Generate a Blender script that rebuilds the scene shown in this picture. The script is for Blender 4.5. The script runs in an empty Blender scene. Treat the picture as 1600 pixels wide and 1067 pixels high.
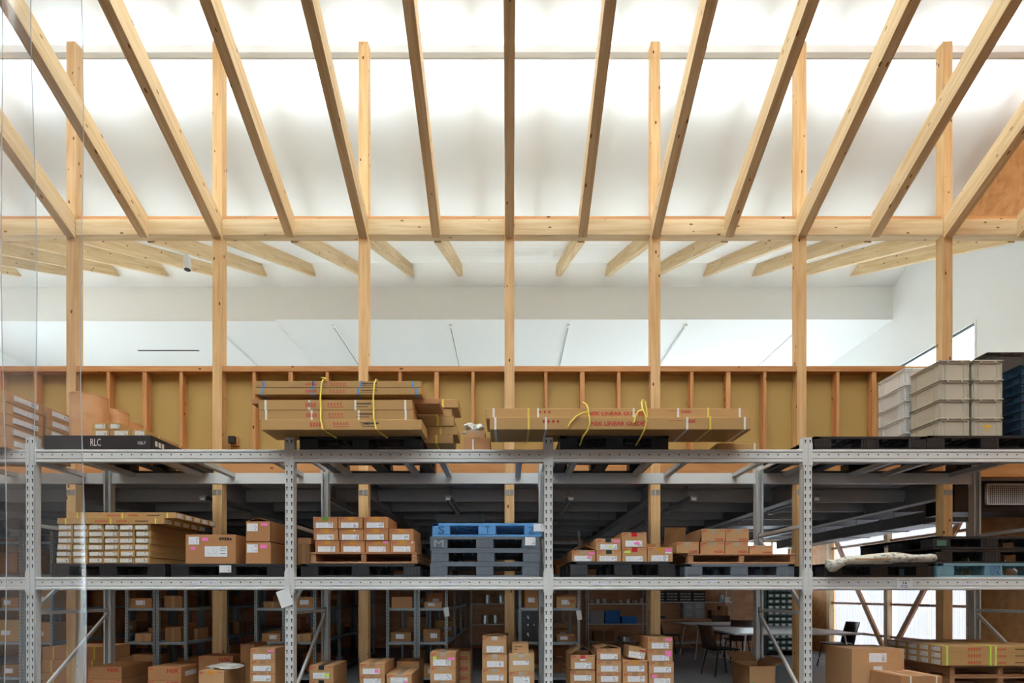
import bpy, bmesh, math, random
from mathutils import Vector, Matrix

SC = bpy.context.scene
COL = SC.collection
R = random.Random(7)

# ------------------------------------------------------------------ camera, sky, exposure
F = 850.0            # focal length in pixels of a 1600 px wide frame
CX, CY = 796.0, 928.0  # vanishing point of the photograph (level camera with a rise)
ZC = 1.35            # eye height
cam = bpy.data.objects.new('camera', bpy.data.cameras.new('camera'))
COL.objects.link(cam)
cam.location = (0, 0, ZC)
cam.rotation_euler = (math.pi / 2, 0, 0)
cam.data.sensor_width = 36.0
cam.data.lens = 36.0 * F / 1600.0
cam.data.shift_x = (800 - CX) / 1600.0
cam.data.shift_y = (CY - 533.5) / 1600.0
cam.data.clip_start = 0.05
SC.camera = cam

world = bpy.data.worlds.new('overcast_sky')
SC.world = world
world.use_nodes = True
bg = world.node_tree.nodes['Background']
bg.inputs[0].default_value = (0.83, 0.94, 1.0, 1)
bg.inputs[1].default_value = 5.2

sun = bpy.data.objects.new('sun', bpy.data.lights.new('sun', 'SUN'))
COL.objects.link(sun)
sun.data.energy = .5
sun.data.angle = math.radians(1.5)
sun.data.color = (1.0, 0.96, 0.9)
sun.rotation_euler = Vector((-0.80, 0.12, -0.52)).to_track_quat('-Z', 'Y').to_euler()

SC.view_settings.view_transform = 'Standard'
SC.view_settings.look = 'None'
SC.view_settings.gamma = 1
SC.view_settings.use_curve_mapping = False
SC.view_settings.exposure = 1.70
SC.cycles.use_denoising = True
SC.cycles.max_bounces = 9
SC.cycles.diffuse_bounces = 6
SC.cycles.transparent_max_bounces = 16
SC.cycles.sample_clamp_indirect = 8
SC.cycles.caustics_reflective = False
SC.cycles.caustics_refractive = False


def wx(px, d):
    return (px - CX) * d / F


def wz(py, d):
    return ZC + (CY - py) * d / F


# ------------------------------------------------------------------ materials
def srgb(r, g, b):
    def f(c):
        c /= 255.0
        return c / 12.92 if c <= 0.04045 else ((c + 0.055) / 1.055) ** 2.4
    return (f(r), f(g), f(b), 1)


class NT:
    def __init__(self, m):
        self.t = m.node_tree
        self.n = m.node_tree.nodes
        self.l = m.node_tree.links

    def add(self, typ, **kw):
        n = self.n.new(typ)
        for k, v in kw.items():
            setattr(n, k, v)
        return n

    def val(self, sock, v):
        if hasattr(v, 'links') or hasattr(v, 'is_output'):
            self.l.new(v, sock)
        else:
            sock.default_value = v

    def math(self, op, a, b=0.0, c=None):
        n = self.add('ShaderNodeMath', operation=op)
        self.val(n.inputs[0], a)
        self.val(n.inputs[1], b)
        if c is not None:
            self.val(n.inputs[2], c)
        return n.outputs[0]

    def mix(self, f, a, b):
        n = self.add('ShaderNodeMix', data_type='RGBA')
        self.val(n.inputs['Factor'], f)
        self.val(n.inputs[6], a)
        self.val(n.inputs[7], b)
        return n.outputs[2]


def new_mat(name):
    m = bpy.data.materials.new(name)
    m.use_nodes = True
    return m, NT(m), m.node_tree.nodes['Principled BSDF']


def paint(name, col, rough=0.5, metal=0.0, var=0.08, scale=6.0, bump=0.0, spec=0.5, rnd=0.0):
    m, t, p = new_mat(name)
    tc = t.add('ShaderNodeTexCoord')
    no = t.add('ShaderNodeTexNoise')
    no.inputs['Scale'].default_value = scale
    no.inputs['Detail'].default_value = 4
    t.l.new(tc.outputs['Object'], no.inputs['Vector'])
    f = t.math('MULTIPLY_ADD', no.outputs['Fac'], 2 * var, 1 - var)
    if rnd:
        oi = t.add('ShaderNodeObjectInfo')
        f = t.math('MULTIPLY', f, t.math('MULTIPLY_ADD', oi.outputs['Random'], 2 * rnd, 1 - rnd))
    vm = t.add('ShaderNodeVectorMath', operation='SCALE')
    vm.inputs[0].default_value = col[:3]
    t.l.new(f, vm.inputs['Scale'])
    t.l.new(vm.outputs[0], p.inputs['Base Color'])
    p.inputs['Roughness'].default_value = rough
    p.inputs['Metallic'].default_value = metal
    p.inputs['Specular IOR Level'].default_value = spec
    if bump:
        b = t.add('ShaderNodeBump')
        b.inputs['Strength'].default_value = bump
        b.inputs['Distance'].default_value = 0.01
        t.l.new(no.outputs['Fac'], b.inputs['Height'])
        t.l.new(b.outputs[0], p.inputs['Normal'])
    return m


def wood(name, light, dark, knot, knots=1.0, grain=14.0, rough=0.6, rnd=0.1, kscale=1.0):
    """grain along local X; every object gets its own stretch of the pattern"""
    m, t, p = new_mat(name)
    tc = t.add('ShaderNodeTexCoord')
    oi = t.add('ShaderNodeObjectInfo')
    off = t.math('MULTIPLY', oi.outputs['Random'], 63.0)
    va = t.add('ShaderNodeVectorMath', operation='ADD')
    t.l.new(tc.outputs['Object'], va.inputs[0])
    cb = t.add('ShaderNodeCombineXYZ')
    for i in range(3):
        t.l.new(off, cb.inputs[i])
    t.l.new(cb.outputs[0], va.inputs[1])
    mp = t.add('ShaderNodeMapping')
    mp.inputs['Scale'].default_value = (0.9, grain, grain)
    t.l.new(va.outputs[0], mp.inputs[0])
    no = t.add('ShaderNodeTexNoise')
    no.inputs['Scale'].default_value = 1.6
    no.inputs['Detail'].default_value = 6
    no.inputs['Distortion'].default_value = 0.6
    t.l.new(mp.outputs[0], no.inputs['Vector'])
    cr = t.add('ShaderNodeValToRGB')
    cr.color_ramp.elements[0].position = 0.32
    cr.color_ramp.elements[0].color = dark
    cr.color_ramp.elements[1].position = 0.62
    cr.color_ramp.elements[1].color = light
    t.l.new(no.outputs['Fac'], cr.inputs[0])
    mp2 = t.add('ShaderNodeMapping')
    mp2.inputs['Scale'].default_value = (5.0 * kscale, 10.5 * kscale, 10.5 * kscale)
    t.l.new(va.outputs[0], mp2.inputs[0])
    vo = t.add('ShaderNodeTexVoronoi')
    vo.inputs['Scale'].default_value = 1.0
    t.l.new(mp2.outputs[0], vo.inputs['Vector'])
    k = t.math('LESS_THAN', vo.outputs['Distance'], 0.115)
    sep = t.add('ShaderNodeSeparateColor')
    t.l.new(vo.outputs['Color'], sep.inputs[0])
    k = t.math('MULTIPLY', k, t.math('LESS_THAN', sep.outputs[0], 0.85 * knots))
    c = t.mix(k, cr.outputs[0], knot)
    vm = t.add('ShaderNodeVectorMath', operation='SCALE')
    t.l.new(c, vm.inputs[0])
    t.l.new(t.math('MULTIPLY_ADD', oi.outputs['Random'], 2 * rnd, 1 - rnd), vm.inputs['Scale'])
    t.l.new(vm.outputs[0], p.inputs['Base Color'])
    p.inputs['Roughness'].default_value = rough
    p.inputs['Specular IOR Level'].default_value = 0.3
    b = t.add('ShaderNodeBump')
    b.inputs['Strength'].default_value = 0.15
    b.inputs['Distance'].default_value = 0.004
    t.l.new(no.outputs['Fac'], b.inputs['Height'])
    t.l.new(b.outputs[0], p.inputs['Normal'])
    return m


def label_mat(name, axis='X', ink=(0.03, 0.03, 0.035, 1), base=(0.80, 0.82, 0.86, 1), rows=5.0, seed=0.0, density=0.5):
    """printed paper label: rows of unreadable print, a heavier block to the right"""
    m, t, p = new_mat(name)
    tc = t.add('ShaderNodeTexCoord')
    sx = t.add('ShaderNodeSeparateXYZ')
    t.l.new(tc.outputs['Generated'], sx.inputs[0])
    u = sx.outputs[axis]
    v = sx.outputs['Z']
    oi = t.add('ShaderNodeObjectInfo')
    row = t.math('FLOOR', t.math('MULTIPLY', v, rows))
    fr = t.math('FRACT', t.math('MULTIPLY', v, rows))
    line = t.math('MULTIPLY', t.math('GREATER_THAN', fr, 0.28), t.math('LESS_THAN', fr, 0.72))
    cb = t.add('ShaderNodeCombineXYZ')
    t.l.new(t.math('MULTIPLY', u, 38.0), cb.inputs[0])
    t.l.new(t.math('MULTIPLY', row, 7.3), cb.inputs[1])
    t.l.new(t.math('MULTIPLY', oi.outputs['Random'], 91.0), cb.inputs[2])
    no = t.add('ShaderNodeTexNoise')
    no.inputs['Scale'].default_value = 1.0
    no.inputs['Detail'].default_value = 2
    t.l.new(cb.outputs[0], no.inputs['Vector'])
    word = t.math('GREATER_THAN', no.outputs['Fac'], density)
    right = t.math('MULTIPLY', t.math('GREATER_THAN', u, 0.70), t.math('LESS_THAN', u, 0.95))
    cb2 = t.add('ShaderNodeCombineXYZ')
    t.l.new(t.math('MULTIPLY', u, 6.0), cb2.inputs[0])
    t.l.new(t.math('MULTIPLY', row, 5.1), cb2.inputs[1])
    t.l.new(t.math('MULTIPLY', oi.outputs['Random'], 57.0), cb2.inputs[2])
    no2 = t.add('ShaderNodeTexNoise')
    no2.inputs['Scale'].default_value = 1.0
    no2.inputs['Detail'].default_value = 0
    t.l.new(cb2.outputs[0], no2.inputs['Vector'])
    heavy = t.math('MULTIPLY', right, t.math('GREATER_THAN', no2.outputs['Fac'], 0.47))
    wl = t.math('MULTIPLY', word, t.math('MULTIPLY', t.math('GREATER_THAN', u, 0.06), t.math('LESS_THAN', u, 0.62)))
    inkf = t.math('MULTIPLY', line, t.math('MAXIMUM', t.math('MULTIPLY', wl, 0.38), t.math('MULTIPLY', heavy, 0.85)))
    edge = t.math('MULTIPLY', t.math('GREATER_THAN', v, 0.08), t.math('LESS_THAN', v, 0.94))
    c = t.mix(t.math('MULTIPLY', inkf, edge), base, ink)
    t.l.new(c, p.inputs['Base Color'])
    p.inputs['Roughness'].default_value = 0.55
    return m


M = {}
M['timber'] = wood('pale_spruce_timber', srgb(230, 204, 162), srgb(212, 180, 132), srgb(140, 94, 56))
M['timber_post'] = wood('spruce_post_timber', srgb(226, 188, 136), srgb(208, 163, 108), srgb(104, 62, 34), knots=1.1)
M['stud'] = wood('reddish_stud_timber', srgb(212, 158, 104), srgb(190, 128, 78), srgb(98, 52, 28))
M['ply'] = wood('plywood_wall', srgb(206, 150, 96), srgb(188, 126, 74), srgb(120, 66, 36), knots=0.35, grain=5.0, rnd=0.03)
M['ply_back'] = wood('plywood_brown_wall', srgb(204, 156, 118), srgb(184, 134, 98), srgb(110, 70, 46), knots=0.35, grain=5.0, rnd=0.03)
M['pallet_wood'] = wood('pallet_board_wood', srgb(176, 132, 96), srgb(148, 104, 72), srgb(90, 56, 38), knots=0.4)
M['panel'] = paint('yellow_board', srgb(184, 151, 85), 0.7, var=0.05, scale=1.2)
M['white'] = paint('white_plaster', (0.87, 0.88, 0.87, 1), 0.8, var=0.01, scale=1.0)
M['white_trim'] = paint('white_trim_paint', (0.86, 0.86, 0.85, 1), 0.6, var=0.01)
M['floor_hall'] = paint('hall_floor_bounce_dark', srgb(62, 64, 67), 0.5, var=0.08, scale=1.3)  # unseen hall floor, coloured dark to keep bounce off the rafter undersides
M['front'] = paint('front_wall_bounce_dark', srgb(44, 38, 34), 0.8)  # out of view; dark colour chosen to weaken light thrown back at the rafters
M['floor'] = paint('grey_concrete', srgb(150, 153, 156), 0.35, var=0.08, scale=1.3, bump=0.05)
M['rack'] = paint('rack_grey_enamel', srgb(214, 215, 213), 0.45, var=0.03, scale=9)
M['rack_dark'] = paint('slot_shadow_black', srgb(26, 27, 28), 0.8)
M['zinc'] = paint('galvanised_steel', srgb(150, 153, 152), 0.42, metal=0.35, var=0.08, scale=14)
M['steel'] = paint('grey_structural_steel', srgb(158, 160, 160), 0.55, var=0.06, scale=3)
M['deck'] = paint('grey_deck_sheet', srgb(184, 186, 187), 0.5, var=0.06, scale=4)
M['shelf_steel'] = paint('blue_grey_shelf_steel', srgb(146, 156, 160), 0.45, var=0.05, scale=8)
M['card'] = paint('brown_cardboard', srgb(190, 148, 106), 0.75, var=0.05, scale=5, rnd=0.07, spec=0.2)
M['card_warm'] = paint('orange_brown_cardboard', srgb(184, 134, 92), 0.75, var=0.05, scale=5, rnd=0.06, spec=0.2)
M['card_tan'] = paint('olive_brown_cardboard', srgb(184, 146, 96), 0.75, var=0.05, scale=4, rnd=0.06, spec=0.2)
M['card_pale'] = paint('pale_cardboard', srgb(198, 166, 124), 0.75, var=0.05, scale=4, rnd=0.05, spec=0.2)
M['card_in'] = paint('cardboard_flap_inside', srgb(150, 112, 78), 0.8, var=0.05, scale=5, spec=0.2)
M['black_plastic'] = paint('black_pallet_plastic', srgb(38, 39, 42), 0.45, var=0.15, scale=8, rnd=0.1)
M['grey_plastic'] = paint('slate_pallet_plastic', srgb(98, 107, 117), 0.6, var=0.2, scale=18)
M['blue_plastic'] = paint('blue_pallet_plastic', srgb(92, 154, 210), 0.45, var=0.08, scale=8)
M['teal_plastic'] = paint('faded_teal_pallet_plastic', srgb(112, 148, 160), 0.5, var=0.1, scale=8)
M['crate'] = paint('grey_crate_plastic', srgb(190, 182, 164), 0.5, var=0.03, scale=6)
M['crate_dark'] = paint('charcoal_crate_plastic', srgb(70, 70, 70), 0.5, var=0.05)
M['crate_navy'] = paint('dark_teal_crate_plastic', srgb(22, 60, 84), 0.4, var=0.1)
M['paper'] = paint('white_paper', (0.78, 0.79, 0.80, 1), 0.6, var=0.02)
M['lilac'] = paint('pale_lilac_paper', srgb(214, 212, 230), 0.6, var=0.02)
M['label'] = label_mat('printed_carton_label', 'X')
M['label_y'] = label_mat('printed_carton_label_sideways', 'Y')
M['label_small'] = label_mat('printed_small_label', 'X', rows=3.0, base=(0.70, 0.68, 0.63, 1), density=0.55)
M['label_small_y'] = label_mat('printed_small_label_sideways', 'Y', rows=3.0, base=(0.68, 0.66, 0.62, 1), density=0.55)
M['slip'] = label_mat('printed_delivery_slip', 'X', rows=8.0, density=0.56)
M['pink'] = paint('pink_sticker', srgb(244, 128, 196), 0.6, var=0.05, scale=60)
M['lime'] = paint('yellow_green_sticker', srgb(200, 236, 90), 0.6, var=0.03)
M['yellow_sticker'] = paint('yellow_sticker', srgb(240, 190, 40), 0.6, var=0.03)
M['red_ink'] = paint('red_print_ink', srgb(186, 44, 44), 0.6, var=0.03)
M['faint_red'] = paint('faded_red_print_ink', srgb(190, 86, 60), 0.6, var=0.03)
M['black_ink'] = paint('black_print_ink', srgb(44, 36, 32), 0.6, var=0.03)
M['white_ink'] = paint('white_print_ink', srgb(214, 214, 210), 0.6, var=0.03)
M['blue_ink'] = paint('moulded_blue_mark', srgb(44, 96, 152), 0.5, var=0.03)
M['tape_amber'] = paint('amber_tape', srgb(204, 142, 52), 0.35, var=0.05)
M['tape_tan'] = paint('tan_tape', srgb(168, 128, 92), 0.3, var=0.05)
M['tape_grey'] = paint('clear_grey_tape', srgb(176, 160, 142), 0.25, var=0.08, scale=40)
M['tape_red'] = paint('red_tape', srgb(200, 30, 40), 0.35)
M['tape_black'] = paint('black_tape', srgb(30, 42, 38), 0.35)
M['tape_green'] = paint('green_tape', srgb(96, 156, 70), 0.4)
M['strap_white'] = paint('white_band', srgb(226, 222, 216), 0.4)
M['strap_blue'] = paint('blue_tape', srgb(84, 146, 206), 0.4)
M['strap_yellow'] = paint('yellow_band', srgb(232, 206, 90), 0.4)
M['rope'] = paint('yellow_rope', srgb(240, 218, 96), 0.5, var=0.05, scale=40)
M['black'] = paint('matt_black_metal', srgb(26, 26, 28), 0.5)
M['dark_brown'] = paint('dark_brown_shell', srgb(72, 46, 36), 0.45)
M['table_top'] = paint('pale_grey_laminate', srgb(186, 180, 172), 0.5, var=0.04)
M['table_white'] = paint('white_laminate', srgb(214, 214, 216), 0.4, var=0.02)
M['white_metal'] = paint('white_painted_metal', srgb(214, 214, 212), 0.4)
M['green_bin'] = paint('green_bin_plastic', srgb(70, 106, 92), 0.5, var=0.06)
M['green_dark'] = paint('dark_green_cabinet', srgb(46, 58, 48), 0.5)
M['blue_bin'] = paint('blue_bin_plastic', srgb(24, 116, 190), 0.45)
M['silver'] = paint('dull_silver_metal', srgb(176, 176, 172), 0.35, metal=0.7, var=0.1, scale=20)
M['duct'] = paint('grey_air_unit', srgb(150, 154, 158), 0.5)
M['tube_off'] = paint('unlit_white_tube', srgb(206, 208, 206), 0.35)
M['film_wrap'] = paint('crumpled_clear_wrap', srgb(206, 206, 200), 0.15, var=0.25, scale=40, bump=0.6)
M['drum'] = wood('cardboard_drum_paper', srgb(206, 158, 114), srgb(194, 140, 94), srgb(110, 70, 44), knots=0.15, grain=3)


def translucent(name, col, trans=0.55, refl=0.4, bump=0.0, scale=1.5, flutes=False):
    m, t, p = new_mat(name)
    t.n.remove(p)
    out = t.n['Material Output']
    a = t.add('ShaderNodeBsdfTranslucent')
    b = t.add('ShaderNodeBsdfDiffuse')
    a.inputs[0].default_value = (col[0] * trans, col[1] * trans, col[2] * trans, 1)
    b.inputs[0].default_value = (col[0] * refl, col[1] * refl, col[2] * refl, 1)
    s = t.add('ShaderNodeAddShader')
    t.l.new(a.outputs[0], s.inputs[0])
    t.l.new(b.outputs[0], s.inputs[1])
    if flutes:
        tc = t.add('ShaderNodeTexCoord')
        sx = t.add('ShaderNodeSeparateXYZ')
        t.l.new(tc.outputs['Object'], sx.inputs[0])
        fr = t.math('FRACT', t.math('MULTIPLY', sx.outputs['Y'], 22.0))
        f = t.math('MULTIPLY_ADD', t.math('LESS_THAN', fr, 0.22), -0.30, 1.0)
        vm = t.add('ShaderNodeVectorMath', operation='SCALE')
        vm.inputs[0].default_value = (col[0] * trans, col[1] * trans, col[2] * trans)
        t.l.new(f, vm.inputs['Scale'])
        t.l.new(vm.outputs[0], a.inputs[0])
    if bump:
        tc = t.add('ShaderNodeTexCoord')
        no = t.add('ShaderNodeTexNoise')
        no.inputs['Scale'].default_value = scale
        no.inputs['Detail'].default_value = 5
        t.l.new(tc.outputs['Object'], no.inputs['Vector'])
        bp = t.add('ShaderNodeBump')
        bp.inputs['Strength'].default_value = bump
        bp.inputs['Distance'].default_value = 0.05
        t.l.new(no.outputs['Fac'], bp.inputs['Height'])
        t.l.new(bp.outputs[0], b.inputs['Normal'])
    t.l.new(s.outputs[0], out.inputs[0])
    return m


M['film'] = translucent('white_translucent_membrane', (1, 1, 0.985), 0.44, 0.31, bump=0.25)
M['soffit'] = translucent('pale_translucent_board', (1, 0.99, 0.97), 0.42, 0.50)
M['added_rooflight'] = translucent('added_milky_rooflight', (1, 0.99, 0.97), 0.27, 0.5)  # milky sheet added to let more light into the upper room
M['roof'] = translucent('translucent_roof_sheet', (1, 0.98, 0.96), 0.085, 0.7)  # translucence added so the whole membrane gets some light
M['poly'] = translucent('ribbed_polycarbonate', (0.97, 0.92, 0.99), 0.105, 0.3, flutes=True)
M['clear_crate'] = translucent('milky_clear_plastic', (0.95, 0.93, 0.9), 0.38, 0.58)


def sheet_clear(name, tint=(0.95, 0.96, 0.965, 1), rough=0.08, veil=0.0):
    m, t, p = new_mat(name)
    t.n.remove(p)
    out = t.n['Material Output']
    a = t.add('ShaderNodeBsdfTransparent')
    a.inputs[0].default_value = tint
    g = t.add('ShaderNodeBsdfGlossy')
    g.inputs['Roughness'].default_value = rough
    g.inputs['Color'].default_value = (0.9, 0.93, 0.95, 1)
    lw = t.add('ShaderNodeLayerWeight')
    lw.inputs['Blend'].default_value = 0.5
    fac = t.math('MULTIPLY_ADD', t.math('POWER', lw.outputs['Facing'], 3.0), 0.35, 0.035)
    tc = t.add('ShaderNodeTexCoord')
    mp = t.add('ShaderNodeMapping')
    mp.inputs['Scale'].default_value = (9, 9, 0.8)
    no = t.add('ShaderNodeTexNoise')
    no.inputs['Scale'].default_value = 1.2
    no.inputs['Detail'].default_value = 3
    bp = t.add('ShaderNodeBump')
    bp.inputs['Strength'].default_value = 0.12
    bp.inputs['Distance'].default_value = 0.02
    t.l.new(tc.outputs['Object'], mp.inputs[0])
    t.l.new(mp.outputs[0], no.inputs['Vector'])
    t.l.new(no.outputs['Fac'], bp.inputs['Height'])
    t.l.new(bp.outputs[0], g.inputs['Normal'])
    mx = t.add('ShaderNodeMixShader')
    t.l.new(fac, mx.inputs[0])
    t.l.new(a.outputs[0], mx.inputs[1])
    t.l.new(g.outputs[0], mx.inputs[2])
    last = mx.outputs[0]
    if veil:
        d1 = t.add('ShaderNodeBsdfTranslucent')
        d2 = t.add('ShaderNodeBsdfDiffuse')
        for q in (d1, d2):
            q.inputs[0].default_value = (.8, .86, .92, 1)
        mv = t.add('ShaderNodeMixShader')
        t.l.new(d1.outputs[0], mv.inputs[1])
        t.l.new(d2.outputs[0], mv.inputs[2])
        m2 = t.add('ShaderNodeMixShader')
        m2.inputs[0].default_value = veil
        t.l.new(last, m2.inputs[1])
        t.l.new(mv.outputs[0], m2.inputs[2])
        last = m2.outputs[0]
    t.l.new(last, out.inputs[0])
    return m


M['pvc'] = sheet_clear('clear_pvc_strip', veil=0.06)
M['pvc_edge'] = sheet_clear('pvc_cut_edge', (0.95, 0.97, 1.0, 1), 0.3, veil=0.5)
M['dimming'] = sheet_clear('rooflight_dimming_sheet', (0.54, 0.55, 0.555, 1), 0.1)  # unseen sheet added to dim the bright membrane band
M['glass'] = sheet_clear('window_glass', (0.97, 0.98, 0.98, 1), 0.02)


# ------------------------------------------------------------------ mesh helpers
class MB:
    def __init__(self):
        self.v, self.f = [], []

    def raw(self, vs, fs):
        b = len(self.v)
        self.v += [tuple(x) for x in vs]
        self.f += [tuple(b + i for i in f) for f in fs]
        return self

    def box(self, x0, x1, y0, y1, z0, z1, c=0.0, mat=None):
        if x1 < x0: x0, x1 = x1, x0
        if y1 < y0: y0, y1 = y1, y0
        if z1 < z0: z0, z1 = z1, z0
        c = min(c, (x1 - x0) * .3, (y1 - y0) * .3, (z1 - z0) * .3)
        if c <= 0:
            vs = [(x, y, z) for x in (x0, x1) for y in (y0, y1) for z in (z0, z1)]
            fs = [(0, 1, 3, 2), (4, 6, 7, 5), (0, 4, 5, 1), (2, 3, 7, 6), (0, 2, 6, 4), (1, 5, 7, 3)]
        else:
            lo, hi = (x0, y0, z0), (x1, y1, z1)
            vs, idx = [], {}
            for sx in (0, 1):
                for sy in (0, 1):
                    for sz in (0, 1):
                        s = (sx, sy, sz)
                        for ax in range(3):
                            p = []
                            for k in range(3):
                                e = hi[k] if s[k] else lo[k]
                                if k != ax:
                                    e += -c if s[k] else c
                                p.append(e)
                            idx[(s, ax)] = len(vs)
                            vs.append(tuple(p))
            fs = []
            for ax in range(3):
                o = [k for k in range(3) if k != ax]
                for side in (0, 1):
                    q = []
                    for a, b in ((0, 0), (1, 0), (1, 1), (0, 1)):
                        s = [0, 0, 0]
                        s[ax], s[o[0]], s[o[1]] = side, a, b
                        q.append(idx[(tuple(s), ax)])
                    fs.append(tuple(q))
                for a in (0, 1):
                    for b in (0, 1):
                        s0, s1 = [0, 0, 0], [0, 0, 0]
                        s0[ax], s1[ax] = 0, 1
                        s0[o[0]] = s1[o[0]] = a
                        s0[o[1]] = s1[o[1]] = b
                        fs.append((idx[(tuple(s0), o[0])], idx[(tuple(s1), o[0])], idx[(tuple(s1), o[1])], idx[(tuple(s0), o[1])]))
            for sx in (0, 1):
                for sy in (0, 1):
                    for sz in (0, 1):
                        fs.append(tuple(idx[((sx, sy, sz), a)] for a in range(3)))
        if mat is not None:
            vs = [tuple(mat @ Vector(p)) for p in vs]
        return self.raw(vs, fs)

    def bar(self, p0, p1, w, h, c=0.0, up=(0, 0, 1)):
        """box from p0 to p1, w sideways, h along up"""
        m, L = frame(p0, p1, up)
        return self.box(0, L, -w / 2, w / 2, -h / 2, h / 2, c, m)

    def cyl(self, p0, p1, r, n=10, r2=None, caps=True):
        m, L = frame(p0, p1)
        r2 = r if r2 is None else r2
        vs, fs = [], []
        for k in range(n):
            a = 2 * math.pi * k / n
            vs.append(m @ Vector((0, r * math.cos(a), r * math.sin(a))))
        for k in range(n):
            a = 2 * math.pi * k / n
            vs.append(m @ Vector((L, r2 * math.cos(a), r2 * math.sin(a))))
        for k in range(n):
            fs.append((k, (k + 1) % n, n + (k + 1) % n, n + k))
        if caps:
            fs.append(tuple(range(n - 1, -1, -1)))
            fs.append(tuple(range(n, 2 * n)))
        return self.raw(vs, fs)

    def tube(self, pts, r, n=6):
        pts = [Vector(p) for p in pts]
        vs, fs = [], []
        for i, p in enumerate(pts):
            a = pts[max(0, i - 1)]
            b = pts[min(len(pts) - 1, i + 1)]
            d = (b - a).normalized()
            u = Vector((0, 1, 0)) if abs(d.y) < 0.9 else Vector((1, 0, 0))
            s = d.cross(u).normalized()
            u = s.cross(d)
            for k in range(n):
                t = 2 * math.pi * k / n
                vs.append(p + s * r * math.cos(t) + u * r * math.sin(t))
        for i in range(len(pts) - 1):
            for k in range(n):
                fs.append((i * n + k, i * n + (k + 1) % n, (i + 1) * n + (k + 1) % n, (i + 1) * n + k))
        fs.append(tuple(range(n - 1, -1, -1)))
        fs.append(tuple(range((len(pts) - 1) * n, len(pts) * n)))
        return self.raw(vs, fs)

    def mesh(self, name, mat, smooth=False):
        me = bpy.data.meshes.new(name)
        me.from_pydata(self.v, [], self.f)
        bm = bmesh.new()
        bm.from_mesh(me)
        bmesh.ops.recalc_face_normals(bm, faces=bm.faces)
        bm.to_mesh(me)
        bm.free()
        me.materials.append(mat)
        if smooth:
            for p in me.polygons:
                p.use_smooth = True
        return me

    def obj(self, name, mat, parent=None, smooth=False, loc=None):
        return put(name, self.mesh(name, mat, smooth), parent, loc)


def frame(p0, p1, up=(0, 0, 1)):
    p0, p1 = Vector(p0), Vector(p1)
    d = p1 - p0
    L = d.length
    x = d.normalized()
    u = Vector(up)
    if abs(x.dot(u)) > 0.999:
        u = Vector((0, 1, 0))
    y = u.cross(x).normalized()
    z = x.cross(y)
    m = Matrix(((x.x, y.x, z.x, p0.x), (x.y, y.y, z.y, p0.y), (x.z, y.z, z.z, p0.z), (0, 0, 0, 1)))
    return m, L


def put(name, me, parent=None, loc=None):
    o = bpy.data.objects.new(name, me)
    COL.objects.link(o)
    if parent is not None:
        o.parent = parent
    if loc is not None:
        o.location = loc
    return o


def tag(o, label=None, cat=None, group=None, kind=None):
    if label: o['label'] = label
    if cat: o['category'] = cat
    if group: o['group'] = group
    if kind: o['kind'] = kind
    return o


def thing(name, label, cat, loc=(0, 0, 0), rz=0.0, group=None):
    o = bpy.data.objects.new(name, None)
    COL.objects.link(o)
    o.empty_display_size = 0.1
    o.location = loc
    o.rotation_euler = (0, 0, rz)
    return tag(o, label, cat, group)


def struct(name, mb, mat, parent=None, smooth=False):
    o = mb.obj(name, mat, parent, smooth)
    if parent is None:
        o['kind'] = 'structure'
    return o


def struct_root(name):
    o = bpy.data.objects.new(name, None)
    COL.objects.link(o)
    o['kind'] = 'structure'
    return o


CACHE = {}


def cbox(name, w, d, h, mat, parent, loc, c=0.0):
    """centred box w x d x h standing on loc; meshes shared by size"""
    k = (name, round(w, 3), round(d, 3), round(h, 3), mat.name, round(c, 4))
    if k not in CACHE:
        CACHE[k] = MB().box(-w / 2, w / 2, -d / 2, d / 2, 0, h, c).mesh(name, mat)
    return put(name, CACHE[k], parent, loc)


def timber(name, p0, p1, w, h, mat, parent=None, up=(0, 0, 1), c=0.003):
    m, L = frame(p0, p1, up)
    k = (name, round(L, 3), round(w, 3), round(h, 3), mat.name)
    if k not in CACHE:
        CACHE[k] = MB().box(0, L, -w / 2, w / 2, -h / 2, h / 2, c).mesh(name, mat)
    o = put(name, CACHE[k], parent)
    o.matrix_local = m
    return o


TXT = {}


def text_mesh(s, bold=0.0):
    k = (s, bold)
    if k not in TXT:
        cu = bpy.data.curves.new('lettering', 'FONT')
        cu.body = s
        cu.size = 1.0
        cu.offset = bold
        cu.extrude = 0.004
        cu.resolution_u = 2
        o = bpy.data.objects.new('lettering', cu)
        COL.objects.link(o)
        dg = bpy.context.evaluated_depsgraph_get()
        me = bpy.data.meshes.new_from_object(o.evaluated_get(dg))
        bpy.data.objects.remove(o)
        xs = [v.co.x for v in me.vertices]
        ys = [v.co.y for v in me.vertices]
        x0, x1, y0, y1 = min(xs), max(xs), min(ys), max(ys)
        for v in me.vertices:   # upright in XZ, width 1, lower left corner at the origin
            v.co = ((v.co.x - x0) / (x1 - x0), -v.co.z, (v.co.y - y0) / (y1 - y0))
        TXT[k] = me
    return TXT[k]


def text(s, mat, parent, loc, w, h, bold=0.0, name='lettering', side=None):
    k = (s, bold, mat.name)
    if k not in TXT:
        me = text_mesh(s, bold).copy()
        me.materials.clear()
        me.materials.append(mat)
        TXT[k] = me
    o = put(name, TXT[k], parent, loc)
    o.scale = (w, 0.15, h)
    if side == 'x+':
        o.rotation_euler = (0, 0, math.pi / 2)
    return o


ORD = ['first', 'second', 'third', 'fourth', 'fifth', 'sixth', 'seventh', 'eighth', 'ninth', 'tenth', 'eleventh',
       'twelfth', 'thirteenth', 'fourteenth', 'fifteenth', 'sixteenth', 'seventeenth', 'eighteenth', 'nineteenth', 'twentieth']

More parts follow.
